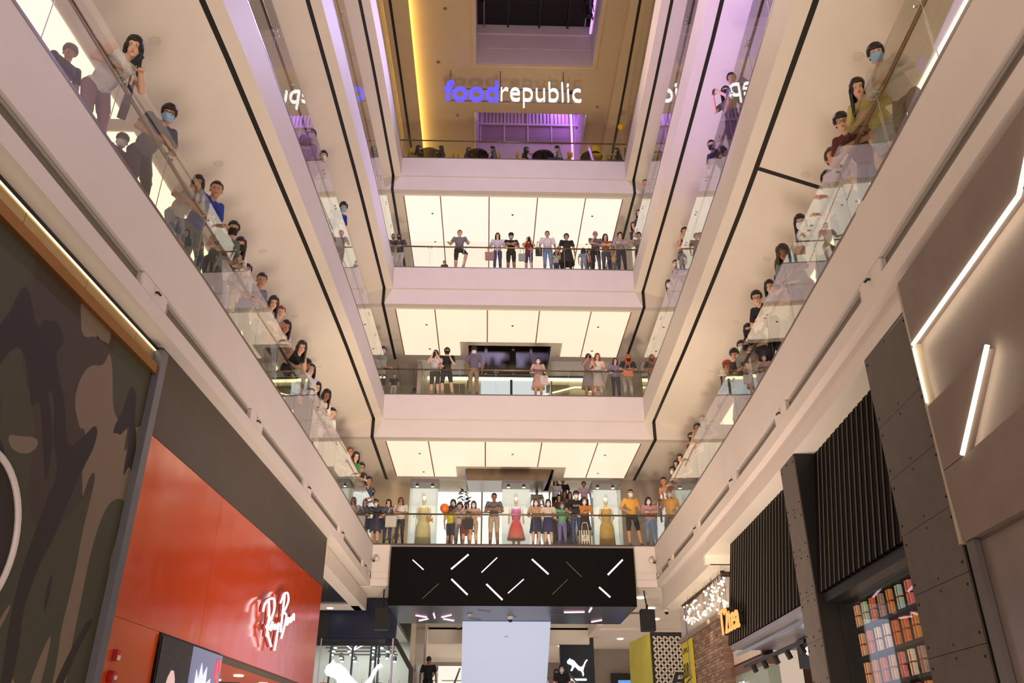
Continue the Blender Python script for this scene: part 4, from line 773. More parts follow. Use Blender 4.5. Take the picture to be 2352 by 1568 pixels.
# dark wells where the escalators pass through the soffits
WELLM = mat('dark_well_lining', (52, 40, 34), .25, .2, var=.25, scale=2)
for k, z in ((2, Z2), (3, Z3)):
    m = MB(); m.box(-.88, -.84, 28.75, 31.5, z - 1.5, z + 2); m.box(2.31, 2.35, 28.75, 31.5, z - 1.5, z + 2); m.box(-.88, 2.35, 31.45, 31.5, z - 1.5, z + 2); m.box(-.88, 2.35, 28.75, 31.5, z + .6, z + .65)
    w_ = struct(m.build('wall_escalator_well_%d' % k, WELLM))
    if k == 3:
        for x in (-.2, .95, 1.7): MB().box(x - .06, x + .06, 31.3, 31.45, z - 1.5, z + .6).build('reveal', mat('well_reveal', (84, 66, 52), .3, .3), w_)
        MB().box(.75, 1.0, 29.6, 29.8, z - 2.2, z - 1.3).build('dark_post', CHAR, w_)
# first gallery: escalator underside, lit back wall, escalator with riders
un = MB(); un.hexa([(-.8, 28.62, 9.0), (2.1, 28.62, 9.0), (2.1, 31.3, 9.4), (-.8, 31.3, 9.4), (-.82, 28.72, 9.5), (2.28, 28.72, 9.5), (2.28, 31.3, 9.9), (-.82, 31.3, 9.9)])
tag(un.build('escalator_underside', mat('bronze_underside', (118, 100, 82), .3, .4, var=.1)), 'bronze grey underside of the escalator below the second gallery', 'escalator')
bkw = MB().box(-9.6, 11.2, 35.6, 35.8, Z1, 11.2).build('wall_back_first_gallery', mat('bright_gallery_wall', (240, 236, 230), .6)); struct(bkw)
ls = MB().box(-2.8, 5.4, 35.4, 35.55, Z1, 10.6).build('lit_shop_window', glow('lit_window', (1.0, .97, .93), 1.15)); tag(ls, 'bright white shop window behind the first gallery crowd', 'window')
for x in (-.3, 1.2, 2.8): MB().box(x - .03, x + .03, 35.34, 35.4, Z1 + .2, 10.6).build('mullion', GREYM, ls)
struct(MB().box(-9.6, -2.75, 30.6, 30.8, Z1, Z2 - 1.5).build('wall_left_return', BACKW)); struct(MB().box(4.6, 11.2, 29.9, 30.1, Z1, Z2 - 1.5).build('wall_right_return', mat('taupe_wall', (176, 162, 152), .6, var=.03)))
escalator(2.1, 3.35, 28.0, 33.4, Z1 + .02, 8.95, 'escalator with riders behind the first gallery crowd')
bal = empty('upper_glass_railing', (-.6, 30.0, 8.2)); tag(bal, 'glass railing beside the leafy plant behind the first gallery', 'balustrade')
MB().box(-.7, 1.4, 0, .012, -2.2, 0).build('pane', GLASS, bal); MB().tube([(-.75, 0, .02), (1.45, 0, .02)], .025, 8).build('handrail', BRASS, bal)
# display cases with mannequins
FROST = glow('vitrine_back', (.78, .80, .74), .62, .5); LACQ = mat('case_lid', (120, 110, 108), .35, .3)
def mannequin(parent, kind, dc, x=0):
    """shop dummy in the local frame of its case"""
    sk = mat('mannequin_skin', (220, 200, 180), .4)
    b = MB(); b.lathe([(.0, 0), (.05, .01), (.075, .09), (.085, .16), (.06, .24), (.0, .27)], (x, .35, 1.50), 14, sx=.85); b.cyl((x, .35, 1.42), (x, .35, 1.56), .045)
    b.lathe([(.05, 0), (.17, -.06), (.15, -.25), (.11, -.40), (.16, -.58), (.15, -.66)], (x, .35, 1.44), 16, sx=1, sy=.62)
    for s in (-1, 1):
        b.tube([(x + s * .17, .35, 1.38), (x + s * .22, .34, 1.1), (x + s * (.24 if kind != 'gown' else .1), .28, .86)], [.042, .035, .025], 8)
        b.tube([(x + s * .08, .35, .85), (x + s * .085, .34, .5), (x + s * .08, .36, .12), (x + s * .08, .28, .1)], [.08, .055, .035, .03], 8)
    o = b.build('mannequin', sk, parent, smooth=True)
    d = MB()
    if kind == 'slip': d.lathe([(.155, -.02), (.152, -.22), (.12, -.4), (.2, -.6), (.25, -.8), (.3, -1.0), (.29, -1.0)], (x, .35, 1.36), 18, sx=1, sy=.7)
    else: d.lathe([(.06, .03), (.185, -.05), (.175, -.25), (.14, -.42), (.22, -.62), (.25, -.95), (.27, -1.3), (.26, -1.3)], (x, .35, 1.42), 18, sx=1, sy=.7)
    d.build('dress', dc, o, smooth=True)
def case(x0, x1, label, kind, dc):
    t = empty('display_case', ((x0 + x1) / 2, 26.05, Z1)); tag(t, label, 'display case'); w = (x1 - x0) / 2
    MB().box(-w, w, 0, .75, 0, .1).build('plinth', LACQ, t); MB().box(-w, w, 0, .75, 2.13, 2.24).build('lid', LACQ, t); MB().box(-w + .02, w - .02, .70, .72, .1, 2.13).build('back_panel', FROST, t)
    MB().box(-w + .005, w - .005, .01, .02, .1, 2.13).build('front_glass', GLASS, t)
    for s in (-1, 1): MB().box(s * (w - .01) - .005, s * (w - .01) + .005, .02, .72, .1, 2.13).build('side_glass', GLASS, t)
    for s in (-.25, .25):
        c = MB().cyl((s, .25, 2.13), (s, .25, 2.06), .05).build('spot', CHAR, t); MB().cyl((s, .25, 2.058), (s, .25, 2.05), .045, n=12).build('lens', glow('case_spot', (1, .86, .6), 8.0), c)
    lamp('case_lamp', 'SPOT', (t.location.x, 26.2, Z1 + 2.0), (t.location.x, 26.45, Z1), 28, (1, .86, .66), .1, spot=100)
    mannequin(t, kind, dc)
m, nt, p = nodes('pink_red_dress'); tc = nt.nodes.new('ShaderNodeTexCoord'); sx_ = nt.nodes.new('ShaderNodeSeparateXYZ'); link(nt, tc.outputs['Generated'], sx_.inputs[0])
n_ = noise(nt, 7, 3); ad = nt.nodes.new('ShaderNodeMath'); ad.operation = 'MULTIPLY_ADD'; ad.inputs[1].default_value = .25; link(nt, n_.outputs['Fac'], ad.inputs[0]); link(nt, sx_.outputs['Z'], ad.inputs[2])
r_ = ramp(nt, ad.outputs[0], [(.2, lin((232, 120, 110))), (.55, lin((228, 70, 70))), (.85, lin((214, 84, 120))), (1.0, lin((190, 70, 180)))]); link(nt, r_.outputs['Color'], p.inputs['Base Color']); p.inputs['Roughness'].default_value = .6; PINKD = m
case(-2.56, -1.63, 'glass display case with a pale gold gown and fish ornament', 'gown', mat('pale_gold_gown', (224, 206, 150), .5, var=.15, scale=6)); case(.42, 1.36, 'glass display case with a red and violet slip dress', 'slip', PINKD); case(3.35, 4.28, 'glass display case with an amber gold gown', 'gown', mat('amber_gown', (206, 164, 84), .5, var=.15, scale=6))
fsh = MB(); fsh.prism([(-1.98, 26.03, 6.85), (-1.90, 26.03, 6.93), (-1.82, 26.03, 6.92), (-1.77, 26.03, 6.98), (-1.78, 26.03, 6.88), (-1.75, 26.03, 6.79), (-1.83, 26.03, 6.84), (-1.90, 26.03, 6.79)], (0, .02, 0)); tag(fsh.build('fish_ornament', mat('fish_orange', (206, 120, 60), .4)), 'orange fish ornament on the front of the pale gold display case', 'ornament')
# leafy plants
LEAF = mat('plant_leaf', (62, 92, 40), .5, var=.3, scale=8)
def plant(at, h, spread, n, label, seed):
    random.seed(seed); t = empty('leafy_plant', at); tag(t, label, 'plant')
    MB().lathe([(.15, 0), (.2, .3), (.19, .34), (.0, .33)], (0, 0, 0), 14).build('pot', mat('plant_pot', (196, 190, 184), .4), t)
    st = MB(); st.tube([(0, 0, .3), (.02, 0, h * .5), (0, .02, h * .9)], [.02, .015, .008], 6); st.build('stem', mat('plant_stem', (90, 74, 46), .7), t)
    lm = MB(); lm.add([(0, 0, 0), (.035, .07, .015), (.04, .13, .0), (0, .24, -.04), (-.04, .13, 0), (-.035, .07, .015), (0, .12, -.02)], [(0, 1, 6), (1, 2, 6), (2, 3, 6), (3, 4, 6), (4, 5, 6), (5, 0, 6)]); me = lm.mesh('leaf', LEAF)
    for i in range(n):
        z = random.uniform(.4 * h, h); a = random.uniform(0, 6.28); r = spread * random.uniform(0, .6) * (1.15 - z / h)
        inst('leaf', me, (r * math.cos(a), r * math.sin(a), z), (random.uniform(-.6, .9), random.uniform(-.5, .5), a - 1.57), t, random.uniform(.7, 1.25))
plant((-.84, 28.0, Z1), 2.5, .55, 60, 'leafy green potted plant behind the masked women at the far rail', 3); plant((1.62, 27.6, Z1), 2.25, .45, 34, 'broad leaved plant beside the red dress display case', 7)
plant((-3.0, 25.95, Z1 - .3), .75, .3, 14, 'low plant at the feet of the women by the first display case', 9)
# second gallery back wall: shops with warm lines of light
sb = struct(MB().box(-9.6, 11.2, 32.6, 32.8, Z2, 16.6).build('wall_back_second_gallery', mat('sage_cream_wall', (214, 208, 176), .5, var=.04)))
MB().box(-2.6, 4.6, 32.5, 32.6, 14.86, 14.92).build('black_line', BLACK, sb); MB().box(-2.7, 4.3, 32.45, 32.6, 14.72, 14.80).build('light_line', glow('cream_light_line', (1.0, .86, .5), 2.6), sb)
MB().box(-.4, 2.4, 32.52, 32.6, 13.3, 14.68).build('lit_shop_glass', glow('pale_shop_glass', (.86, .9, .92), .8), sb)
for x in (-1.6, 2.9): MB().box(x - .5, x + .5, 32.5, 32.6, 13.5, 14.5).build('shop_panel', mat('olive_panel', (150, 140, 96), .4), sb)
MB().tube([(2.0, 32.4, 13.9), (3.6, 32.4, 14.35), (4.1, 32.4, 14.35), (4.6, 32.4, 13.9)], .03, 6).build('light_line', MATS['cream_light_line'], sb)
for x in (.9, -2.3): MB().box(x - .05, x + .05, 32.45, 32.6, 13, 14.7).build('dark_mullion', CHAR, sb)
MB().box(-2.95, -2.8, 30.5, 32.6, Z2, 14.6).build('white_return', WHITE, sb)
# ================================================================ FOOD COURT ON THE TOP GALLERY
TABM = mat('table_top_dark', (46, 34, 28), .35, var=.15); YC = mat('yellow_chair', (206, 168, 20), .45, var=.05)
def table(x, y, label):
    t = empty('round_table', (x, y, Z4)); tag(t, label, 'table'); MB().lathe([(.0, .70), (.42, .71), (.45, .73), (.45, .76), (.0, .76)], (0, 0, 0), 28).build('table_top', TABM, t); MB().cyl((0, 0, .03), (0, 0, .71), .04).build('pedestal', CHAR, t); MB().lathe([(.28, 0), (.28, .02), (.05, .05)], (0, 0, 0), 18).build('base', CHAR, t)
def chair(x, y, rz, label):
    t = empty('cafe_chair', (x, y, Z4), rz); tag(t, label, 'chair')
    MB().box(-.21, .21, -.2, .2, .43, .46).build('seat', YC, t, bevel=.012)
    bk = MB(); n = 8; v = []
    for i in range(n + 1):
        a = R(-60 + 120 * i / n); v.append((.24 * math.sin(a), .06 - .26 * math.cos(a)))
    for (a, b), (c, d) in zip(v[:-1], v[1:]): bk.hexa([(a, b, .6), (c, d, .6), (c, d + .02, .6), (a, b + .02, .6), (a, b, .84), (c, d, .84), (c, d + .02, .84), (a, b + .02, .84)])
    bk.build('backrest', YC, t)
    for sx in (-1, 1):
        for sy in (-1, 1): MB().cyl((sx * .17, sy * .16, .43), (sx * .2, sy * .2, 0), .013, n=6).build('leg', mat('chair_leg', (150, 140, 60), .4, .3), t)
        MB().cyl((sx * .17, -.17, .44), (sx * .18, -.2, .7), .012, n=6).build('back_post', MATS['chair_leg'], t)
for x, w in ((-2.55, 'nearest the amber light'), (-.63, 'left of the middle of the top rail'), (2.0, 'right of the middle of the top rail'), (3.95, 'beside the spare yellow chair')): table(x, 26.25, 'dark round food court table ' + w)
for x, y, rz, lb in ((-3.2, 26.15, -1.4, 'yellow chair tucked in the left corner of the food court'), (-1.75, 26.2, 1.5, 'yellow chair right of the table nearest the amber light'), (-1.25, 26.35, -1.5, 'yellow chair left of the second food court table'), (.1, 26.3, 1.5, 'yellow chair right of the second food court table'), (1.1, 26.2, -1.5, 'yellow chair left of the third food court table'), (2.9, 26.2, 1.5, 'yellow chair right of the third food court table'), (3.2, 26.25, -1.4, 'yellow chair left of the last food court table'), (4.05, 25.82, 0, 'yellow chair with its back to the rail before the last table'), (4.75, 26.3, 1.5, 'yellow chair under the yellow balloon')): chair(x, y, rz, lb)
def balloon(at, c, label, r=.14, s_len=.7):
    t = empty('balloon', at); tag(t, label, 'balloon'); MB().lathe([(0, -1.25 * r), (.15 * r, -1.2 * r), (.12 * r, -1.12 * r), (.55 * r, -.85 * r), (.9 * r, -.35 * r), (r, .1 * r), (.85 * r, .6 * r), (.5 * r, .92 * r), (0, 1.05 * r)], (0, 0, 0), 18).build('skin', mat('balloon_%d' % c[1], c, .3, var=.03), t, smooth=True); MB().tube([(0, 0, -1.2 * r), (.02, 0, -1.2 * r - s_len * .5), (0, 0, -1.2 * r - s_len)], .004, 5).build('string', mat('balloon_string', (200, 190, 180), .6), t)
balloon((5.25, 26.3, 23.42), (236, 186, 30), 'yellow balloon above the right end of the top rail', .13, 1.0); balloon((-1.4, 25.85, 7.2), (240, 120, 30), 'orange balloon beside the boy in yellow at the far rail', .15, .5)
# recessed downlights of the side soffits
DLM = MB().lathe([(.075, 0), (.085, -.008), (.085, .01), (.06, .012)], (0, 0, 0), 16).mesh('downlight', mat('downlight_rim', (230, 219, 208), .5))
for k, z in ((2, Z2), (3, Z3), (4, Z4)):
    for sd in 'LR':
        for i in range(7):
            y = (6.4, 9.3, 12.2, 15.1, 18.0, 20.9, 23.8)[i]; off = 1.15; zz = z - .89 - (off - .36) * (.63 / 1.64) - .004; sl = math.atan(.63 / 1.64)
            o = inst('downlight', DLM, S(sd, off, y, zz), (0, sl if sd == 'R' else -sl, 0)); tag(o, 'small round recessed downlight in the soffit along the %s side under the %s gallery' % ('left' if sd == 'L' else 'right', NAMES[z]), 'downlight', 'downlights of the %s soffit under the %s gallery' % ('left' if sd == 'L' else 'right', NAMES[z]))
PEOPLE = [
(-4.89, 7.111, 5.99, -118.0, 0.806, 'relax', -38, {'top': (58, 60, 72), 'bot': (38, 42, 66), 'skin': 'm', 'hair': None, 'hc': 'k', 'sleeve': 's', 'leg': 'l', 'extra': [('beanie', (104, 96, 90))]}, 'older person in a grey knit hat standing behind the first gallery rail'),
(-4.511, 7.286, 5.99, -118.0, 1.041, 'far', -38, {'top': (228, 224, 222), 'bot': (150, 118, 124), 'skin': 'f', 'hair': 'long', 'hc': 'k', 'sleeve': 'n', 'leg': 'l'}, 'long haired woman in white and mauve trousers bending over the left rail'),
(-4.429, 8.417, 5.99, -118.0, 1.018, 'lean', -38, {'top': (86, 88, 104), 'bot': (58, 58, 66), 'skin': 'm', 'hair': 'mop', 'hc': 'k', 'sleeve': 's', 'leg': 'l', 'mask': 'b', 'extra': [('glasses', (40, 30, 28))]}, 'masked person with glasses and grey blue shirt on the left rail'),
(-4.701, 8.271, 5.99, -118.0, 0.6, 'kid_rail', -38, {'top': (70, 70, 78), 'bot': (30, 29, 32), 'skin': 'm', 'hair': None, 'hc': 'k', 'sleeve': 's', 'leg': 'l', 'mask': 'w', 'extra': [('cap', (52, 48, 50))]}, 'small child in dark cap and white mask behind the left glass'),
(-4.656, 8.636, 5.99, -118.0, 0.651, 'kid_rail', -38, {'top': (150, 140, 136), 'bot': (120, 118, 122), 'skin': 'f', 'hair': 'short', 'hc': 'k', 'sleeve': 's', 'leg': 'l'}, 'small bare headed child beside the capped child behind the left glass'),
(-4.362, 9.592, 5.99, -118.0, 0.895, 'lean', -38, {'top': (190, 184, 176), 'bot': (150, 158, 176), 'skin': 't', 'hair': 'long', 'hc': 'k', 'sleeve': 's', 'leg': 's'}, 'woman in a patterned white blouse and pale shorts leaning on the left rail'),
(-4.316, 10.148, 5.99, -118.0, 1.083, 'slouch', -38, {'top': (40, 62, 150), 'bot': (96, 110, 110), 'skin': 't', 'hair': 'crop', 'hc': 'k', 'sleeve': 's', 'leg': 'l'}, 'smiling short haired man with a blue collar at the left rail'),
(-4.28, 11.028, 5.99, -118.0, 1.024, 'slouch', -38, {'top': (96, 104, 92), 'bot': (80, 76, 66), 'skin': 'm', 'hair': 'short', 'hc': 'k', 'sleeve': 's', 'leg': 'l', 'mask': 'k'}, 'man with an undercut and black mask looking down left of centre'),
(-4.285, 11.384, 5.99, -118.0, 0.999, 'lean', -38, {'top': (228, 224, 222), 'bot': (214, 210, 216), 'skin': 'f', 'hair': 'long', 'hc': 'b', 'sleeve': 's', 'leg': 'l', 'mask': 'k'}, 'woman with long brown hair and black mask in white at the left rail'),
(-4.244, 11.921, 5.99, -118.0, 0.888, 'slouch', -38, {'top': (214, 208, 206), 'bot': (120, 124, 150), 'skin': 'm', 'hair': 'short', 'hc': 'k', 'sleeve': 's', 'leg': 'l', 'mask': 'w'}, 'person in pale shirt and white mask with a cream tote'),
(-4.239, 12.555, 5.99, -118.0, 1.032, 'lean', -38, {'top': (112, 116, 132), 'bot': (66, 66, 74), 'skin': 't', 'hair': 'crop', 'hc': 'k', 'sleeve': 's', 'leg': 'l'}, 'short haired man in a grey shirt peering down over the left rail'),
(-4.207, 13.326, 5.99, -118.0, 1.024, 'lean', -38, {'top': (170, 160, 164), 'bot': (120, 118, 122), 'skin': 'f', 'hair': 'long', 'hc': 'b', 'sleeve': 's', 'leg': 'l'}, 'long haired woman gazing down beside the red haired man'),
(-4.167, 13.818, 5.99, -118.0, 1.053, 'slouch', -38, {'top': (170, 120, 104), 'bot': (120, 118, 122), 'skin': 'f', 'hair': 'crop', 'hc': 'r', 'sleeve': 's', 'leg': 'l'}, 'red haired man between two women on the left rail'),
(-4.171, 14.235, 5.99, -118.0, 1.018, 'lean', -38, {'top': (196, 200, 206), 'bot': (196, 200, 206), 'skin': 't', 'hair': 'long', 'hc': 'k', 'sleeve': 's', 'leg': 'l'}, 'dark haired woman in pale blue grey below the red haired man'),
(-4.114, 15.322, 5.99, -118.0, 1.09, 'lean', -38, {'top': (26, 24, 26), 'bot': (34, 34, 36), 'skin': 'f', 'hair': 'long', 'hc': 'b', 'sleeve': 'n', 'leg': 'l'}, 'woman in a sleeveless black top with long brown hair on the left rail'),
(-4.084, 15.964, 5.99, -118.0, 1.009, 'slouch', -38, {'top': (228, 224, 222), 'bot': (66, 66, 74), 'skin': 'd', 'hair': 'crop', 'hc': 'k', 'sleeve': 's', 'leg': 'l', 'extra': [('cap', (36, 38, 56))]}, 'bearded man in a navy cap and white shirt at the left rail'),
(-3.968, 16.636, 5.99, -118.0, 1.09, 'relax', -38, {'top': (228, 224, 222), 'bot': (30, 29, 32), 'skin': 'f', 'hair': 'bob', 'hc': 'k', 'sleeve': 's', 'leg': 'l'}, 'woman with a bob peeking out beside the man in the navy cap'),
(-4.072, 17.003, 5.99, -118.0, 0.991, 'lean', -38, {'top': (100, 110, 104), 'bot': (66, 66, 74), 'skin': 'f', 'hair': 'long', 'hc': 'k', 'sleeve': 's', 'leg': 'l'}, 'smiling woman in muted green with long black hair on the left rail'),
(-4.03, 17.782, 5.99, -118.0, 1.09, 'lean', -38, {'top': (226, 216, 208), 'bot': (210, 206, 204), 'skin': 'd', 'hair': 'long', 'hc': 'k', 'sleeve': 'l', 'leg': 'l'}, 'woman in a white long sleeved hoodie leaning on the left rail'),
(-4.018, 18.64, 5.99, -118.0, 1.026, 'lean', -38, {'top': (228, 224, 222), 'bot': (120, 118, 122), 'skin': 'f', 'hair': 'crop', 'hc': 'k', 'sleeve': 's', 'leg': 'l'}, 'young man with cropped black hair last before the gap on the left rail'),
(-3.927, 21.672, 5.99, -118.0, 1.01, 'rail', -38, {'top': (90, 60, 50), 'bot': (66, 66, 74), 'skin': 'm', 'hair': 'short', 'hc': 'r', 'sleeve': 's', 'leg': 'l', 'extra': [('glasses', (40, 30, 28))]}, 'man with reddish hair and glasses above the left end of the far rail'),
(-3.886, 22.433, 5.99, -118.0, 1.09, 'rail', -38, {'top': (80, 140, 80), 'bot': (66, 66, 74), 'skin': 'f', 'hair': 'bob', 'hc': 'k', 'sleeve': 's', 'leg': 'l'}, 'woman in a green top near the far left corner'),
(-3.898, 23.089, 5.99, -118.0, 1.09, 'slouch', -38, {'top': (44, 40, 42), 'bot': (66, 66, 74), 'skin': 'm', 'hair': 'short', 'hc': 'k', 'sleeve': 's', 'leg': 'l', 'extra': [('glasses', (40, 30, 28))]}, 'man with glasses and dark shirt near the far left corner'),
(-3.884, 24.101, 5.99, -118.0, 1.04, 'rail', -38, {'top': (60, 56, 60), 'bot': (66, 66, 74), 'skin': 'f', 'hair': 'bob', 'hc': 'k', 'sleeve': 's', 'leg': 'l', 'mask': 'b'}, 'woman in a pale blue mask near the far left corner'),
(-3.814, 24.694, 5.99, -118.0, 1.09, 'rail', -38, {'top': (70, 80, 104), 'bot': (66, 66, 74), 'skin': 't', 'hair': 'short', 'hc': 'k', 'sleeve': 's', 'leg': 'l'}, 'smiling person just right of the blue masked woman in the corner'),
(-3.86, 25.847, 5.99, -118.0, 1.083, 'rail', -38, {'top': (30, 29, 32), 'bot': (30, 29, 32), 'skin': 'm', 'hair': 'short', 'hc': 'k', 'sleeve': 's', 'leg': 'l', 'mask': 'k'}, 'man in black with a black mask at the far left corner'),
(-3.549, 25.855, 5.99, 173.8, 0.86, 'rail', 0, {'top': (52, 48, 66), 'bot': (60, 56, 84), 'skin': 'f', 'hair': 'long', 'hc': 'k', 'sleeve': 's', 'leg': 'k', 'mask': 'w', 'extra': [('skirt', (60, 56, 84))]}, 'masked woman in dark navy at the left end of the far rail'),
(-3.16, 25.861, 5.99, 174.3, 0.866, 'chin', 0, {'top': (78, 86, 98), 'bot': (46, 54, 84), 'skin': 'f', 'hair': 'long', 'hc': 'k', 'sleeve': 'l', 'leg': 'l'}, 'long haired woman in a slate cardigan with her hand at her mouth'),
(-2.779, 25.86, 5.99, 174.9, 0.903, 'chin', 0, {'top': (222, 212, 204), 'bot': (40, 38, 44), 'skin': 't', 'hair': 'bob', 'hc': 'n', 'sleeve': 's', 'leg': 'l', 'extra': [('glasses', (40, 30, 28))]}, 'woman with glasses in white and black leggings holding a white tote'),
(-1.142, 26.349, 5.99, 177.3, 0.951, 'rail', 0, {'top': (150, 140, 140), 'bot': (70, 70, 84), 'skin': 'f', 'hair': 'bob', 'hc': 'k', 'sleeve': 's', 'leg': 'l', 'mask': 'w'}, 'masked woman behind the boy in yellow'),
(-1.213, 25.859, 5.99, 337.2, 0.755, 'kid_back', 0, {'top': (214, 196, 30), 'bot': (40, 42, 62), 'skin': 't', 'hair': 'short', 'hc': 'k', 'sleeve': 's', 'leg': 's'}, 'boy in a yellow shirt and navy shorts with his back to the rail'),
(-0.932, 26.305, 5.99, 177.6, 0.864, 'kid_rail', 0, {'top': (200, 196, 196), 'bot': (120, 118, 122), 'skin': 'f', 'hair': 'short', 'hc': 'k', 'sleeve': 's', 'leg': 'l'}, 'toddler in pale clothes held beside the boy in yellow'),
(-0.704, 26.091, 5.99, 177.9, 0.86, 'phone', 0, {'top': (206, 192, 190), 'bot': (130, 50, 66), 'skin': 'f', 'hair': 'pony', 'hc': 'k', 'sleeve': 's', 'leg': 'k', 'mask': 'w', 'extra': [('skirt', (124, 48, 62))]}, 'masked woman in a maroon skirt taking a photo'),
(-0.481, 25.951, 5.99, 178.2, 0.868, 'cross', 0, {'top': (206, 170, 150), 'bot': (196, 160, 130), 'skin': 'f', 'hair': 'bob', 'hc': 'k', 'sleeve': 's', 'leg': 's', 'mask': 'w'}, 'masked woman in a floral blouse and beige shorts'),
(0.17, 25.951, 5.99, 179.2, 1.024, 'cross', 0, {'top': (106, 104, 112), 'bot': (190, 164, 140), 'skin': 'd', 'hair': 'crop', 'hc': 'k', 'sleeve': 's', 'leg': 's'}, 'man with crossed arms in a dark patterned shirt and beige shorts'),
(1.496, 25.843, 5.99, 181.1, 0.892, 'rail', 0, {'top': (190, 150, 116), 'bot': (38, 40, 76), 'skin': 'f', 'hair': 'bob', 'hc': 'n', 'sleeve': 's', 'leg': 'k', 'mask': 'w', 'extra': [('skirt', (38, 40, 76))]}, 'masked woman in tan with a navy skirt beside the red dress case'),
(1.883, 25.842, 5.99, 181.7, 0.885, 'rail', 0, {'top': (216, 200, 186), 'bot': (44, 44, 92), 'skin': 'f', 'hair': 'bob', 'hc': 'k', 'sleeve': 's', 'leg': 'k', 'mask': 'w', 'extra': [('skirt', (44, 44, 92))]}, 'masked woman in cream with a navy blue skirt at the far rail'),
(2.336, 25.984, 5.99, 182.3, 0.86, 'rail', 0, {'top': (100, 170, 124), 'bot': (120, 110, 170), 'skin': 't', 'hair': 'bob', 'hc': 'n', 'sleeve': 's', 'leg': 'l', 'mask': 'b'}, 'masked woman in a pale green top near the black shirted man'),
(2.773, 25.838, 5.99, 182.9, 1.048, 'rail', 0, {'top': (22, 22, 24), 'bot': (52, 66, 120), 'skin': 'm', 'hair': 'mop', 'hc': 'k', 'sleeve': 's', 'leg': 'l', 'mask': 'w'}, 'tall masked man in a black lettered shirt and blue jeans'),
(3.033, 25.838, 5.99, 183.3, 0.926, 'rail', 0, {'top': (196, 124, 60), 'bot': (40, 36, 32), 'skin': 'f', 'hair': 'bob', 'hc': 'b', 'sleeve': 's', 'leg': 'l', 'mask': 'w', 'extra': [('dress', (52, 46, 42))]}, 'masked woman in orange sleeves and a long dark dress'),
(4.538, 25.801, 5.99, 185.4, 1.09, 'hip', 0, {'top': (226, 170, 76), 'bot': (36, 38, 42), 'skin': 'm', 'hair': 'crop', 'hc': 'k', 'sleeve': 's', 'leg': 's', 'mask': 'w'}, 'masked man in a yellow shirt and black shorts right of the last case'),
(5.129, 25.949, 5.99, 186.3, 0.969, 'cross', 0, {'top': (196, 150, 150), 'bot': (110, 130, 164), 'skin': 'f', 'hair': 'long', 'hc': 'k', 'sleeve': 'l', 'leg': 'l', 'mask': 'w'}, 'masked woman in a pink striped top and pale jeans near the right corner'),
(2.719, 32.744, 8.691, 180.0, 0.98, 'relax', 0, {'top': (228, 224, 222), 'bot': (44, 44, 54), 'skin': 'f', 'hair': 'bob', 'hc': 'k', 'sleeve': 's', 'leg': 's'}, 'woman in a white shirt riding the escalator behind the crowd'),
(3.048, 33.0, 8.83, 180.0, 0.98, 'relax', 0, {'top': (26, 26, 28), 'bot': (30, 29, 32), 'skin': 't', 'hair': 'crop', 'hc': 'k', 'sleeve': 's', 'leg': 'l'}, 'man in black riding the escalator behind the crowd'),
(2.896, 30.789, 7.627, 180.0, 0.98, 'relax', 0, {'top': (140, 96, 60), 'bot': (66, 66, 74), 'skin': 'f', 'hair': 'long', 'hc': 'b', 'sleeve': 's', 'leg': 'l'}, 'woman in brown lower down the escalator'),
(3.075, 30.594, 7.521, 180.0, 0.98, 'relax', 0, {'top': (120, 116, 116), 'bot': (66, 66, 74), 'skin': 'f', 'hair': 'bob', 'hc': 'k', 'sleeve': 's', 'leg': 'l'}, 'woman in grey lower down the escalator'),
(3.837, 32.414, 8.511, 180.0, 0.98, 'relax', 0, {'top': (224, 190, 190), 'bot': (66, 66, 74), 'skin': 'm', 'hair': 'short', 'hc': 'k', 'sleeve': 's', 'leg': 'l'}, 'man in pale pink at the right edge of the escalator'),
(2.622, 30.173, 7.292, 180.0, 0.98, 'relax', 0, {'top': (90, 60, 50), 'bot': (66, 66, 74), 'skin': 'f', 'hair': 'long', 'hc': 'k', 'sleeve': 's', 'leg': 'l'}, 'long haired woman at the foot of the escalator'),
(1.858, 31.241, 7.873, 180.0, 0.98, 'relax', 0, {'top': (222, 214, 206), 'bot': (120, 118, 122), 'skin': 'm', 'hair': 'crop', 'hc': 'k', 'sleeve': 's', 'leg': 'l'}, 'man in white with a bag strap behind the broad leaved plant'),
(5.444, 24.333, 5.99, 118.0, 1.061, 'rail', 38, {'top': (224, 150, 110), 'bot': (196, 172, 144), 'skin': 't', 'hair': 'crop', 'hc': 'k', 'sleeve': 's', 'leg': 'l'}, 'man in a peach shirt nearest the far end of the right rail'),
(5.406, 22.575, 5.99, 118.0, 0.972, 'slouch', 38, {'top': (90, 90, 96), 'bot': (66, 66, 74), 'skin': 'm', 'hair': 'short', 'hc': 'k', 'sleeve': 's', 'leg': 'l', 'mask': 'w'}, 'masked man with dark hair near the far end of the right rail'),
(5.401, 22.298, 5.99, 118.0, 0.971, 'rail', 38, {'top': (190, 150, 130), 'bot': (120, 118, 122), 'skin': 'f', 'hair': 'bob', 'hc': 'k', 'sleeve': 's', 'leg': 'l'}, 'person half hidden behind the woman with bangs on the right rail'),
(5.389, 21.774, 5.99, 118.0, 0.971, 'rail', 38, {'top': (150, 130, 110), 'bot': (120, 118, 122), 'skin': 'f', 'hair': 'long', 'hc': 'b', 'sleeve': 's', 'leg': 'l'}, 'woman with long bangs on the right rail'),
(5.355, 20.191, 5.99, 118.0, 0.986, 'rail', 38, {'top': (150, 24, 34), 'bot': (66, 66, 74), 'skin': 'm', 'hair': 'short', 'hc': 'k', 'sleeve': 's', 'leg': 'l', 'mask': 'k'}, 'man in a red shirt and black mask on the right rail'),
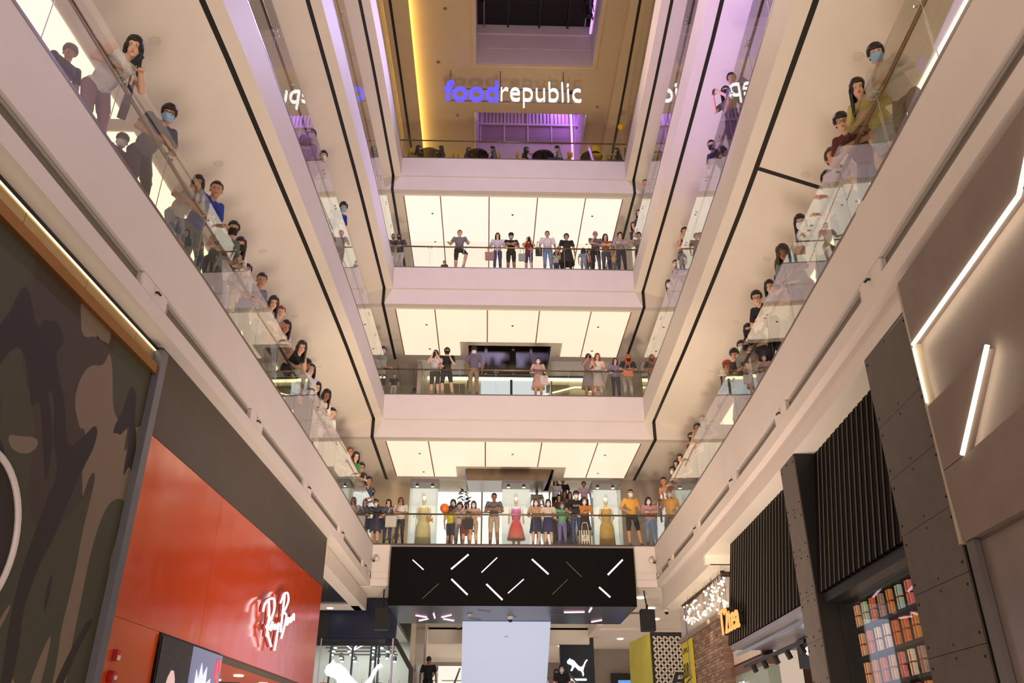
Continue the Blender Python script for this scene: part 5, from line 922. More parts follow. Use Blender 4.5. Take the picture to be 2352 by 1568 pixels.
(5.357, 19.616, 5.99, 118.0, 1.007, 'chin', 38, {'top': (204, 196, 190), 'bot': (120, 118, 122), 'skin': 't', 'hair': 'short', 'hc': 'k', 'sleeve': 's', 'leg': 'l', 'extra': [('glasses', (40, 30, 28))]}, 'man with glasses and a hand on his face on the right rail'),
(5.31, 18.801, 5.99, 118.0, 0.937, 'rail', 38, {'top': (170, 170, 176), 'bot': (120, 118, 122), 'skin': 'f', 'hair': 'short', 'hc': 'g', 'sleeve': 's', 'leg': 'l', 'mask': 'b'}, 'grey haired person in a pale blue mask on the right rail'),
(5.236, 16.049, 5.99, 118.0, 0.966, 'lean', 38, {'top': (150, 150, 146), 'bot': (96, 120, 126), 'skin': 'f', 'hair': 'long', 'hc': 'k', 'sleeve': 's', 'leg': 'l', 'extra': [('bucket', (226, 216, 196))]}, 'girl in a cream bucket hat on the right rail'),
(5.205, 15.785, 5.99, 118.0, 1.006, 'slouch', 38, {'top': (150, 140, 140), 'bot': (90, 110, 120), 'skin': 't', 'hair': 'short', 'hc': 'k', 'sleeve': 's', 'leg': 'l', 'extra': [('cap', (176, 70, 60))]}, 'man in a red cap above the girl in the bucket hat'),
(5.197, 15.11, 5.99, 118.0, 0.991, 'lean', 38, {'top': (64, 60, 52), 'bot': (66, 66, 74), 'skin': 'm', 'hair': 'mop', 'hc': 'k', 'sleeve': 's', 'leg': 'l'}, 'black haired man in olive leaning on the right rail'),
(5.158, 14.63, 5.99, 118.0, 0.942, 'slouch', 38, {'top': (206, 204, 200), 'bot': (120, 118, 122), 'skin': 'f', 'hair': 'short', 'hc': 'k', 'sleeve': 's', 'leg': 'l', 'mask': 'w'}, 'person in white with a white mask on the right rail'),
(5.151, 13.972, 5.99, 118.0, 0.971, 'lean', 38, {'top': (70, 56, 62), 'bot': (30, 29, 32), 'skin': 'f', 'hair': 'long', 'hc': 'k', 'sleeve': 's', 'leg': 'l', 'mask': 'k'}, 'long haired woman in a black mask on the right rail'),
(5.092, 13.072, 5.99, 118.0, 1.09, 'lean', 38, {'top': (28, 28, 32), 'bot': (30, 29, 32), 'skin': 'f', 'hair': 'short', 'hc': 'k', 'sleeve': 's', 'leg': 'l', 'extra': [('glasses', (40, 30, 28))]}, 'man with glasses in black leaning with folded arms on the right rail'),
(5.061, 12.357, 5.99, 118.0, 0.966, 'lean', 38, {'top': (190, 176, 160), 'bot': (150, 150, 160), 'skin': 'f', 'hair': 'bob', 'hc': 'k', 'sleeve': 's', 'leg': 'l'}, 'woman with short parted hair beside the man in black'),
(4.998, 11.66, 5.99, 118.0, 0.963, 'slouch', 38, {'top': (60, 50, 46), 'bot': (30, 29, 32), 'skin': 'f', 'hair': 'long', 'hc': 'n', 'sleeve': 's', 'leg': 'l'}, 'brown haired woman half behind the curly haired woman'),
(5.002, 11.401, 5.99, 118.0, 1.016, 'lean', 38, {'top': (110, 130, 124), 'bot': (120, 110, 100), 'skin': 'd', 'hair': 'curly', 'hc': 'b', 'sleeve': 's', 'leg': 'l'}, 'curly haired woman on the right rail'),
(4.953, 10.338, 5.99, 118.0, 0.957, 'far', 38, {'top': (214, 206, 200), 'bot': (110, 116, 120), 'skin': 'f', 'hair': 'long', 'hc': 'k', 'sleeve': 's', 'leg': 'l', 'mask': 'w'}, 'long haired masked woman in white reaching over the right rail'),
(4.863, 9.392, 5.99, 118.0, 0.903, 'kid_rail', 38, {'top': (196, 190, 190), 'bot': (120, 118, 122), 'skin': 'f', 'hair': 'short', 'hc': 'k', 'sleeve': 's', 'leg': 'l'}, 'child pressed low against the right glass'),
(4.856, 9.105, 5.99, 118.0, 1.0, 'kid_rail', 38, {'top': (206, 190, 190), 'bot': (150, 150, 170), 'skin': 'f', 'hair': 'short', 'hc': 'n', 'sleeve': 's', 'leg': 'l'}, 'brown haired child leaning on the right rail'),
(4.806, 8.36, 5.99, 118.0, 1.04, 'lean', 38, {'top': (96, 40, 42), 'bot': (96, 96, 124), 'skin': 'f', 'hair': 'mop', 'hc': 'k', 'sleeve': 's', 'leg': 'l', 'extra': [('glasses', (40, 30, 28))]}, 'man with glasses and maroon sleeves holding up a hand on the right rail'),
(4.76, 7.731, 5.99, 118.0, 1.03, 'lean', 38, {'top': (196, 182, 110), 'bot': (160, 168, 190), 'skin': 'f', 'hair': 'long', 'hc': 'k', 'sleeve': 'l', 'leg': 'k', 'extra': [('skirt', (178, 184, 196))]}, 'woman in yellow and a pale blue skirt leaning over the right rail'),
(4.711, 7.118, 5.99, 118.0, 0.993, 'lean', 38, {'top': (210, 202, 192), 'bot': (130, 120, 108), 'skin': 'f', 'hair': 'mop', 'hc': 'k', 'sleeve': 'l', 'leg': 'l', 'mask': 'b'}, 'masked person in a cream shirt highest on the right rail'),
(-3.321, 26.167, 10.99, 174.6, 0.6, 'relax', 0, {'top': (40, 38, 46), 'bot': (190, 184, 180), 'skin': 't', 'hair': 'crop', 'hc': 'k', 'sleeve': 's', 'leg': 'l'}, 'boy in a dark shirt and pale trousers at the left of the second far rail'),
(-2.67, 26.618, 10.99, 335.5, 0.42, 'kid_back', 0, {'top': (90, 84, 88), 'bot': (190, 150, 140), 'skin': 'f', 'hair': 'bob', 'hc': 'k', 'sleeve': 's', 'leg': 'l'}, 'small dark haired child by the left of the second far rail'),
(-1.898, 25.862, 10.99, 176.5, 1.043, 'phone', 0, {'top': (216, 206, 206), 'bot': (52, 54, 46), 'skin': 'f', 'hair': 'long', 'hc': 'b', 'sleeve': 's', 'leg': 's', 'mask': 'k'}, 'woman in a printed white shirt and olive shorts taking a photo'),
(-1.51, 25.805, 10.99, 177.0, 1.09, 'hip', 0, {'top': (24, 22, 24), 'bot': (34, 30, 28), 'skin': 'f', 'hair': 'mop', 'hc': 'k', 'sleeve': 's', 'leg': 's', 'mask': 'k'}, 'masked man all in black with clasped hands'),
(-0.576, 25.723, 10.99, 178.3, 1.09, 'relax', 0, {'top': (108, 98, 112), 'bot': (150, 122, 96), 'skin': 'd', 'hair': 'crop', 'hc': 'k', 'sleeve': 's', 'leg': 'l', 'mask': 'w', 'extra': [('cap', (34, 30, 34))]}, 'man in a grey shirt, dark cap and white mask'),
(1.636, 25.839, 10.99, 181.2, 0.887, 'rail', 0, {'top': (206, 160, 152), 'bot': (206, 160, 152), 'skin': 'f', 'hair': 'short', 'hc': 'k', 'sleeve': 'n', 'leg': 'k', 'mask': 'w', 'extra': [('dress', (206, 158, 150))]}, 'masked woman in a pink dress with a white bag'),
(3.385, 25.86, 10.99, 183.5, 1.004, 'phone', 0, {'top': (140, 126, 128), 'bot': (140, 126, 128), 'skin': 't', 'hair': 'bun', 'hc': 'k', 'sleeve': 's', 'leg': 'k', 'extra': [('dress', (138, 124, 126))]}, 'woman in a loose grey dress holding a phone'),
(3.687, 25.84, 10.99, 183.9, 0.996, 'rail', 0, {'top': (222, 210, 204), 'bot': (190, 172, 160), 'skin': 'f', 'hair': 'long', 'hc': 'r', 'sleeve': 'n', 'leg': 'k', 'extra': [('dress', (190, 174, 162))]}, 'woman with long reddish hair in a white top and shimmering skirt'),
(4.301, 25.84, 10.99, 184.7, 0.899, 'rail', 0, {'top': (130, 120, 150), 'bot': (44, 38, 44), 'skin': 'f', 'hair': 'bob', 'hc': 'b', 'sleeve': 's', 'leg': 'l'}, 'woman in a lilac grey top and black trousers'),
(4.721, 25.858, 10.99, 185.3, 1.026, 'lean', 0, {'top': (40, 44, 46), 'bot': (176, 168, 160), 'skin': 't', 'hair': 'scarf', 'hc': 'k', 'sleeve': 's', 'leg': 'l', 'mask': 'k', 'scarf': (176, 84, 40)}, 'woman in a rust headscarf and black mask with checked trousers'),
(-3.791, 25.545, 10.99, -118.0, 1.02, 'rail', -38, {'top': (120, 150, 150), 'bot': (120, 118, 122), 'skin': 'm', 'hair': 'mop', 'hc': 'k', 'sleeve': 's', 'leg': 'l', 'mask': 'b'}, 'masked boy at the far left corner of the second gallery'),
(-4.042, 17.393, 10.99, -118.0, 1.09, 'lean', -38, {'top': (24, 50, 150), 'bot': (38, 42, 66), 'skin': 'f', 'hair': 'mop', 'hc': 'k', 'sleeve': 's', 'leg': 'l', 'mask': 'b'}, 'masked man in a bright blue shirt on the second gallery left rail'),
(-4.132, 15.215, 10.99, -118.0, 0.988, 'lean', -38, {'top': (196, 176, 170), 'bot': (120, 118, 122), 'skin': 'f', 'hair': 'short', 'hc': 'k', 'sleeve': 's', 'leg': 'l', 'mask': 'w'}, 'masked man leaning out over the second gallery left rail'),
(-4.258, 14.799, 10.99, -118.0, 1.09, 'rail', -38, {'top': (140, 110, 130), 'bot': (66, 66, 74), 'skin': 'm', 'hair': 'short', 'hc': 'k', 'sleeve': 's', 'leg': 'l', 'mask': 'w'}, 'masked person behind the left glass of the second gallery'),
(5.057, 12.626, 10.99, 118.0, 1.019, 'slouch', 38, {'top': (90, 88, 110), 'bot': (66, 66, 74), 'skin': 't', 'hair': 'short', 'hc': 'k', 'sleeve': 's', 'leg': 'l'}, 'man behind the reflected sign letters on the second gallery right rail'),
(4.989, 13.173, 10.99, 118.0, 1.09, 'phone', 38, {'top': (96, 88, 84), 'bot': (50, 46, 50), 'skin': 'f', 'hair': 'long', 'hc': 'k', 'sleeve': 's', 'leg': 'l', 'mask': 'k'}, 'woman in a black mask holding a phone on the second gallery right rail'),
(5.179, 14.667, 10.99, 118.0, 1.024, 'lean', 38, {'top': (48, 52, 76), 'bot': (30, 29, 32), 'skin': 'm', 'hair': 'crop', 'hc': 'k', 'sleeve': 's', 'leg': 'l', 'mask': 'k'}, 'masked man with a backpack on the second gallery right rail'),
(5.263, 18.379, 10.99, 118.0, 1.09, 'chin', 38, {'top': (190, 160, 150), 'bot': (120, 118, 122), 'skin': 'f', 'hair': 'short', 'hc': 'k', 'sleeve': 's', 'leg': 'l'}, 'man resting his chin on the second gallery right rail'),
(5.323, 18.612, 10.99, 118.0, 0.999, 'lean', 38, {'top': (150, 140, 136), 'bot': (120, 118, 122), 'skin': 'f', 'hair': 'long', 'hc': 'k', 'sleeve': 's', 'leg': 'l'}, 'long haired woman on the second gallery right rail'),
(5.337, 19.598, 10.99, 118.0, 0.989, 'slouch', 38, {'top': (60, 60, 76), 'bot': (66, 66, 74), 'skin': 'f', 'hair': 'crop', 'hc': 'k', 'sleeve': 's', 'leg': 'l', 'mask': 'w'}, 'masked man near the far end of the second gallery right rail'),
(5.384, 20.652, 10.99, 118.0, 0.989, 'lean', 38, {'top': (200, 196, 196), 'bot': (120, 118, 122), 'skin': 'f', 'hair': 'long', 'hc': 'k', 'sleeve': 's', 'leg': 'l', 'mask': 'w'}, 'long haired masked woman nearest the corner on the second gallery right'),
(-3.414, 25.86, 15.98, 174.8, 0.942, 'lean', 0, {'top': (52, 54, 64), 'bot': (190, 184, 180), 'skin': 't', 'hair': 'short', 'hc': 'k', 'sleeve': 's', 'leg': 'l', 'mask': 'k'}, 'man in a dark shirt and black mask at the left of the third far rail'),
(-1.781, 26.488, 15.98, 176.9, 0.5, 'kid_rail', 0, {'top': (96, 80, 84), 'bot': (120, 118, 122), 'skin': 'f', 'hair': 'short', 'hc': 'k', 'sleeve': 's', 'leg': 'l'}, 'small child waving at the foot of the third far rail'),
(-1.22, 25.88, 15.98, 177.6, 1.09, 'step', 0, {'top': (126, 120, 128), 'bot': (36, 34, 40), 'skin': 'f', 'hair': 'crop', 'hc': 'k', 'sleeve': 's', 'leg': 's'}, 'man in a grey shirt and black shorts with one knee raised'),
(0.202, 25.84, 15.98, 179.3, 0.973, 'rail', 0, {'top': (214, 202, 212), 'bot': (70, 78, 112), 'skin': 'f', 'hair': 'long', 'hc': 'k', 'sleeve': 's', 'leg': 'l'}, 'long haired woman in white and jeans with a pink bag'),
(0.709, 25.951, 15.98, 180.0, 1.053, 'cross', 0, {'top': (26, 24, 28), 'bot': (26, 26, 30), 'skin': 't', 'hair': 'crop', 'hc': 'k', 'sleeve': 's', 'leg': 's', 'mask': 'b', 'extra': [('cap', (24, 22, 26))]}, 'masked man in black with a cap and folded arms'),
(1.357, 25.859, 15.98, 180.8, 0.91, 'phone', 0, {'top': (160, 32, 36), 'bot': (60, 50, 66), 'skin': 'f', 'hair': 'long', 'hc': 'k', 'sleeve': 's', 'leg': 's', 'mask': 'k'}, 'woman in a red top with a plastic bag'),
(2.065, 25.843, 15.98, 181.6, 1.09, 'relax', 0, {'top': (222, 212, 214), 'bot': (126, 144, 188), 'skin': 'm', 'hair': 'crop', 'hc': 'k', 'sleeve': 's', 'leg': 'l'}, 'tall man in a printed white shirt and light jeans'),
(2.404, 26.1, 15.98, 182.0, 0.647, 'rail', 0, {'top': (214, 200, 186), 'bot': (84, 90, 104), 'skin': 'f', 'hair': 'long', 'hc': 'n', 'sleeve': 's', 'leg': 'l'}, 'girl in cream beside the tall man in light jeans'),
(2.542, 26.376, 15.98, 182.2, 0.9, 'relax', 0, {'top': (60, 52, 52), 'bot': (30, 29, 32), 'skin': 'f', 'hair': 'short', 'hc': 'n', 'sleeve': 's', 'leg': 'l'}, 'child half hidden beside the man in a long black coat'),
(2.79, 25.901, 15.98, 182.5, 1.05, 'relax', 0, {'top': (38, 32, 32), 'bot': (34, 30, 30), 'skin': 'm', 'hair': 'mop', 'hc': 'k', 'sleeve': 's', 'leg': 'l', 'extra': [('dress', (36, 32, 32))]}, 'man in a long black shirt on the third gallery'),
(3.404, 25.952, 15.98, 343.3, 0.703, 'kid_back', 0, {'top': (150, 166, 186), 'bot': (150, 150, 160), 'skin': 'f', 'hair': 'bob', 'hc': 'k', 'sleeve': 's', 'leg': 'l'}, 'child in a pale blue shirt seen from behind'),
(3.663, 26.301, 15.98, 183.5, 0.785, 'kid_rail', 0, {'top': (190, 140, 120), 'bot': (120, 118, 122), 'skin': 'f', 'hair': 'bob', 'hc': 'k', 'sleeve': 's', 'leg': 'l'}, 'child looking up beside the pale blue shirted child'),
(3.854, 25.859, 15.98, 183.8, 1.073, 'chin', 0, {'top': (110, 104, 108), 'bot': (32, 28, 34), 'skin': 'm', 'hair': 'crop', 'hc': 'g', 'sleeve': 's', 'leg': 'l', 'extra': [('glasses', (40, 30, 28))]}, 'grey haired man in a grey shirt with a hand at his cheek'),
(4.258, 25.95, 15.98, 184.3, 1.072, 'cross', 0, {'top': (166, 104, 36), 'bot': (48, 52, 78), 'skin': 'f', 'hair': 'long', 'hc': 'k', 'sleeve': 's', 'leg': 'l'}, 'woman in a mustard top and dark jeans'),
(4.521, 26.0, 15.98, 184.6, 0.663, 'kid_rail', 0, {'top': (206, 170, 110), 'bot': (120, 120, 110), 'skin': 't', 'hair': 'crop', 'hc': 'k', 'sleeve': 's', 'leg': 'l'}, 'boy in a striped yellow shirt on the third gallery'),
(4.807, 25.862, 15.98, 185.0, 1.09, 'cross', 0, {'top': (176, 168, 168), 'bot': (36, 34, 42), 'skin': 'f', 'hair': 'mop', 'hc': 'k', 'sleeve': 'l', 'leg': 'l'}, 'man in a pale grey sweater and black trousers'),
(5.398, 22.618, 15.98, 118.0, 1.09, 'slouch', 38, {'top': (120, 112, 116), 'bot': (66, 66, 74), 'skin': 't', 'hair': 'crop', 'hc': 'k', 'sleeve': 's', 'leg': 'l'}, 'short haired man alone on the third gallery right rail'),
(5.296, 24.415, 15.98, 118.0, 1.09, 'relax', 38, {'top': (60, 56, 60), 'bot': (30, 29, 32), 'skin': 'f', 'hair': 'long', 'hc': 'k', 'sleeve': 's', 'leg': 'l'}, 'long haired person half hidden on the third gallery right rail'),
(5.341, 25.222, 15.98, 118.0, 1.09, 'rail', 38, {'top': (56, 56, 72), 'bot': (30, 29, 32), 'skin': 'f', 'hair': 'bob', 'hc': 'k', 'sleeve': 's', 'leg': 'l'}, 'woman in a dark striped top near the corner of the third gallery'),
(-3.042, 26.282, 20.98, -90.0, 0.98, 'sit', 0, {'top': (40, 34, 38), 'bot': (30, 29, 32), 'skin': 'f', 'hair': 'long', 'hc': 'k', 'sleeve': 's', 'leg': 'l'}, 'person in black bent over the table nearest the amber light'),
(-2.077, 26.283, 20.98, 90.0, 0.98, 'sit', 0, {'top': (38, 36, 42), 'bot': (30, 29, 32), 'skin': 'f', 'hair': 'bob', 'hc': 'k', 'sleeve': 's', 'leg': 'l'}, 'dark haired woman right of the table nearest the amber light'),
(-1.026, 26.357, 20.98, -90.0, 0.98, 'sit', 0, {'top': (50, 44, 46), 'bot': (30, 29, 32), 'skin': 'm', 'hair': 'short', 'hc': 'k', 'sleeve': 's', 'leg': 'l'}, 'person left of the second food court table'),
(-0.005, 26.25, 20.98, 90.0, 0.98, 'sit', 0, {'top': (110, 100, 110), 'bot': (66, 66, 74), 'skin': 'f', 'hair': 'long', 'hc': 'k', 'sleeve': 's', 'leg': 'l'}, 'person right of the second food court table'),
(1.298, 26.264, 20.98, -90.0, 0.98, 'sit', 0, {'top': (48, 42, 46), 'bot': (30, 29, 32), 'skin': 'm', 'hair': 'short', 'hc': 'k', 'sleeve': 's', 'leg': 'l'}, 'person in black left of the third food court table'),
(2.594, 26.149, 20.98, 90.0, 0.98, 'sit', 0, {'top': (170, 150, 150), 'bot': (66, 66, 74), 'skin': 'f', 'hair': 'long', 'hc': 'k', 'sleeve': 's', 'leg': 'l'}, 'woman in a pale top right of the third food court table'),
(5.019, 26.213, 20.98, 90.0, 0.98, 'sit', 0, {'top': (44, 48, 70), 'bot': (60, 74, 110), 'skin': 'm', 'hair': 'short', 'hc': 'k', 'sleeve': 's', 'leg': 'l'}, 'man in navy at the right end of the food court'),
(-1.978, 30.2, 1.55, 0.0, 1.0, 'relax', 0, {'top': (20, 20, 24), 'bot': (22, 22, 26), 'skin': 'd', 'hair': 'crop', 'hc': 'k', 'sleeve': 's', 'leg': 'l'}, 'man in dark clothes seen from behind on the left escalator'),
(2.511, 29.6, 1.241, 180.0, 1.0, 'relax', 0, {'top': (20, 20, 22), 'bot': (24, 24, 26), 'skin': 'f', 'hair': 'long', 'hc': 'k', 'sleeve': 's', 'leg': 'l', 'mask': 'w'}, 'masked woman in black on the right escalator'),
(2.364, 30.0, 1.141, 180.0, 1.0, 'relax', 0, {'top': (150, 120, 120), 'bot': (120, 118, 122), 'skin': 'f', 'hair': 'bob', 'hc': 'b', 'sleeve': 's', 'leg': 'l'}, 'person in dusty pink beside the woman in black on the escalator')]
BAGS = [
(-4.346, 7.552, 6.802, 122.0, 0.3, 0.3, (70, 66, 70), 'dark grey shoulder bag of the woman in mauve trousers', 'shoulder_bag', None),
(-4.267, 11.651, 6.478, 62.0, 0.36, 0.38, (220, 206, 186), 'cream tote bag hanging behind the left glass', 'tote_bag', None),
(-3.048, 25.685, 6.55, 354.9, 0.34, 0.36, (216, 206, 202), 'white tote bag held by the woman with black leggings', 'tote_bag', None),
(-0.626, 25.764, 6.528, 358.2, 0.28, 0.3, (44, 42, 46), 'black handbag before the woman in beige shorts', 'handbag', None),
(-0.092, 25.707, 16.447, 359.3, 0.32, 0.34, (186, 138, 130), 'dusty pink tote on the third gallery', 'tote_bag', None),
(1.104, 25.71, 16.435, 360.8, 0.24, 0.3, (176, 168, 172), 'grey plastic bag carried by the woman in red', 'carrier_bag', None),
(1.833, 25.737, 11.478, 361.2, 0.26, 0.34, (226, 206, 206), 'white bag carried by the woman in the pink dress', 'tote_bag', None),
(1.738, 25.856, 16.765, 361.6, 0.24, 0.36, (62, 60, 56), 'dark backpack hanging beside the tall man in light jeans', 'backpack', None),
(4.698, 25.547, 11.729, 365.3, 0.32, 0.24, (190, 120, 90), 'tan shoulder bag of the woman in the rust headscarf', 'shoulder_bag', None),
(-3.386, 25.866, 6.527, 354.3, 0.26, 0.34, (40, 44, 58), 'navy shoulder bag of the woman in the slate cardigan', 'shoulder_bag', None),
(3.02, 25.66, 5.99, 0, 0.36, 0.5, (222, 212, 200), 'striped brown and cream popcorn bag standing at the far rail', 'popcorn_bag', (70, 44, 36))]
PHONES = [
(-0.717, 25.747, 7.237, 177.9, 10, 'phone held up by the woman in the maroon skirt'),
(-1.923, 25.446, 12.502, 176.5, 10, 'phone held up by the woman in olive shorts'),
(3.41, 25.459, 12.446, 183.5, 10, 'phone held by the woman in the grey dress'),
(4.604, 12.968, 12.571, 118.0, 10, 'phone held over the second gallery right rail'),
(1.362, 25.495, 17.3, 180.8, 10, 'phone held by the woman in the red top'),
(-4.043, 7.013, 7.093, -118.0, -60, 'phone held out by the woman in mauve trousers')]
# ================================================================ PEOPLE
def rotx(a): return Matrix.Rotation(a, 3, 'X')
def rotz(a): return Matrix.Rotation(a, 3, 'Z')
_SPH = None
def sphere_dirs(n=12, k=8):
    out = [(0, 0, -1)]
    for i in range(1, k):
        t = math.pi * i / k - math.pi / 2
        out += [(math.cos(t) * math.cos(2 * math.pi * j / n), math.cos(t) * math.sin(2 * math.pi * j / n), math.sin(t)) for j in range(n)]
    return np.array(out + [(0, 0, 1)])
SD = sphere_dirs(); _b = MB().ball((0, 0, 0), 1.0, 12)
_b = MB()
def sphere_faces(n=12, k=8):
    L = 1 + (k - 1) * n; fs = [(0, 1 + (j + 1) % n, 1 + j) for j in range(n)]
    for i in range(k - 2): fs += [(1 + i * n + j, 1 + i * n + (j + 1) % n, 1 + (i + 1) * n + (j + 1) % n, 1 + (i + 1) * n + j) for j in range(n)]
    b = 1 + (k - 2) * n; return fs + [(L, b + j, b + (j + 1) % n) for j in range(n)]
SF = sphere_faces()
class Prims:
    def __init__(s): s.p = []
    def cap(s, a, b, ra, rb, reg): s.p.append(('c', np.array(a, float), np.array(b, float), ra, rb, reg))
    def ell(s, c, r, reg, rot=None): s.p.append(('e', np.array(c, float), np.array(r, float), np.array(rot) if rot is not None else np.eye(3), None, reg))
    def raw(s):
        V = []; Fc = []; n = 0
        for q in s.p:
            if q[0] == 'c':
                _, a, b, ra, rb, _r = q; d = b - a; L = np.linalg.norm(d); d = d / L if L > 1e-9 else np.array([0, 0, 1.])
                u = np.cross(d, [1, 0, 0] if abs(d[0]) < .8 else [0, 1, 0]); u /= np.linalg.norm(u); w = np.cross(d, u)
                P = SD[:, :1] * u + SD[:, 1:2] * w + SD[:, 2:] * d
                up = SD[:, 2] >= 0.0; v = np.where(up[:, None], b + P * rb, a + P * ra)
            else:
                _, c, r, M, _x, _r = q; v = c + (SD * r) @ M.T
            V.append(v); Fc += [tuple(n + i for i in f) for f in SF]; n += len(v)
        return np.concatenate(V), Fc
    def region(s, pts):
        best = np.full(len(pts), 1e9); reg = np.zeros(len(pts), int)
        for q in s.p:
            if q[0] == 'c':
                _, a, b, ra, rb, r = q; d = b - a; t = np.clip(((pts - a) @ d) / max(d @ d, 1e-9), 0, 1); dist = np.linalg.norm(pts - (a + t[:, None] * d), axis=1) - (ra + (rb - ra) * t)
            else:
                _, c, rr, M, _x, r = q; l = (pts - c) @ M; k = np.linalg.norm(l / rr, axis=1); dist = (k - 1) * rr.min()
            m = dist < best; best[m] = dist[m]; reg[m] = r
        return reg
def remesh(name, V, Fc, voxel, smooth=2, fac=.5):
    me = bpy.data.meshes.new('tmp'); me.from_pydata([tuple(v) for v in V], [], Fc); o = bpy.data.objects.new('tmp', me); col.objects.link(o)
    r = o.modifiers.new('r', 'REMESH'); r.mode = 'VOXEL'; r.voxel_size = voxel; r.use_smooth_shade = True
    if smooth: s = o.modifiers.new('s', 'SMOOTH'); s.factor = fac; s.iterations = smooth
    dg = bpy.context.evaluated_depsgraph_get(); out = bpy.data.meshes.new_from_object(o.evaluated_get(dg)); out.name = name
    bpy.data.objects.remove(o); bpy.data.meshes.remove(me); return out
def setregions(me, fn, nmat):
    n = len(me.polygons); c = np.zeros(n * 3, 'f'); me.polygons.foreach_get('center', c); reg = fn(c.reshape(-1, 3).astype(float))
    me.materials.clear()
    for _ in range(nmat): me.materials.append(None)
    me.polygons.foreach_set('material_index', reg.astype(np.int32)); me.polygons.foreach_set('use_smooth', [True] * n); me.update()
# region slots: 0 skin 1 top 2 sleeve 3 forearm 4 thigh 5 knee 6 calf 7 shoe 8 eye 9 lip 10 brow
NREG = 11
def hand(P, w, d, n, side, curl):
    """palm, four unequal bent fingers and a thumb; d = direction, n = palm normal"""
    d = Vector(d).normalized(); n = Vector(n); n = (n - d * n.dot(d)).normalized(); u = d.cross(n) * side
    M = np.array([list(u), list(d), list(n)]).T; w = Vector(w)
    P.ell(w + d * .048, (.040, .052, .017), 0, M)
    for i, (L, o) in enumerate(((.066, -.030), (.076, -.010), (.070, .010), (.054, .029))):
        b = w + d * .088 + u * o * -1; d2 = (d * math.cos(curl) + n * math.sin(curl)).normalized(); d3 = (d * math.cos(curl * 2.1) + n * math.sin(curl * 2.1)).normalized()
        k = b + d2 * L * .52; P.cap(b, k, .0098, .009, 0); P.cap(k, k + d3 * L * .48, .009, .0078, 0)
    tb = w + d * .025 + u * .034; td = (d * .72 + u * .62 + n * .25).normalized(); P.cap(tb, tb + td * .036, .0125, .0105, 0); P.cap(tb + td * .036, tb + td * .036 + (d * .9 + u * .2 + n * .35).normalized() * .028, .0105, .009, 0)
def head(P, c, M, hs=1.0):
    c = Vector(c); M = Matrix(M)
    def at(x, y, z): return tuple(c + M @ (Vector((x, y, z)) * hs))
    A = np.array(M)
    P.ell(at(0, -.012, .030), np.array((.077, .098, .090)) * hs, 0, A); P.ell(at(0, .020, -.040), np.array((.062, .072, .080)) * hs, 0, A); P.ell(at(0, .052, -.098), np.array((.030, .030, .024)) * hs, 0, A)
    P.cap(at(0, .088, .004), at(0, .110, -.030), .010 * hs, .0145 * hs, 0); P.cap(at(-.040, .072, .028), at(.040, .072, .028), .015 * hs, .015 * hs, 0)
    for s in (-1, 1): P.ell(at(s * .079, -.006, -.012), np.array((.012, .022, .034)) * hs, 0, A)
    P.cap(at(-.018, .086, -.062), at(.018, .086, -.062), .011 * hs, .011 * hs, 0)
POSES = {}
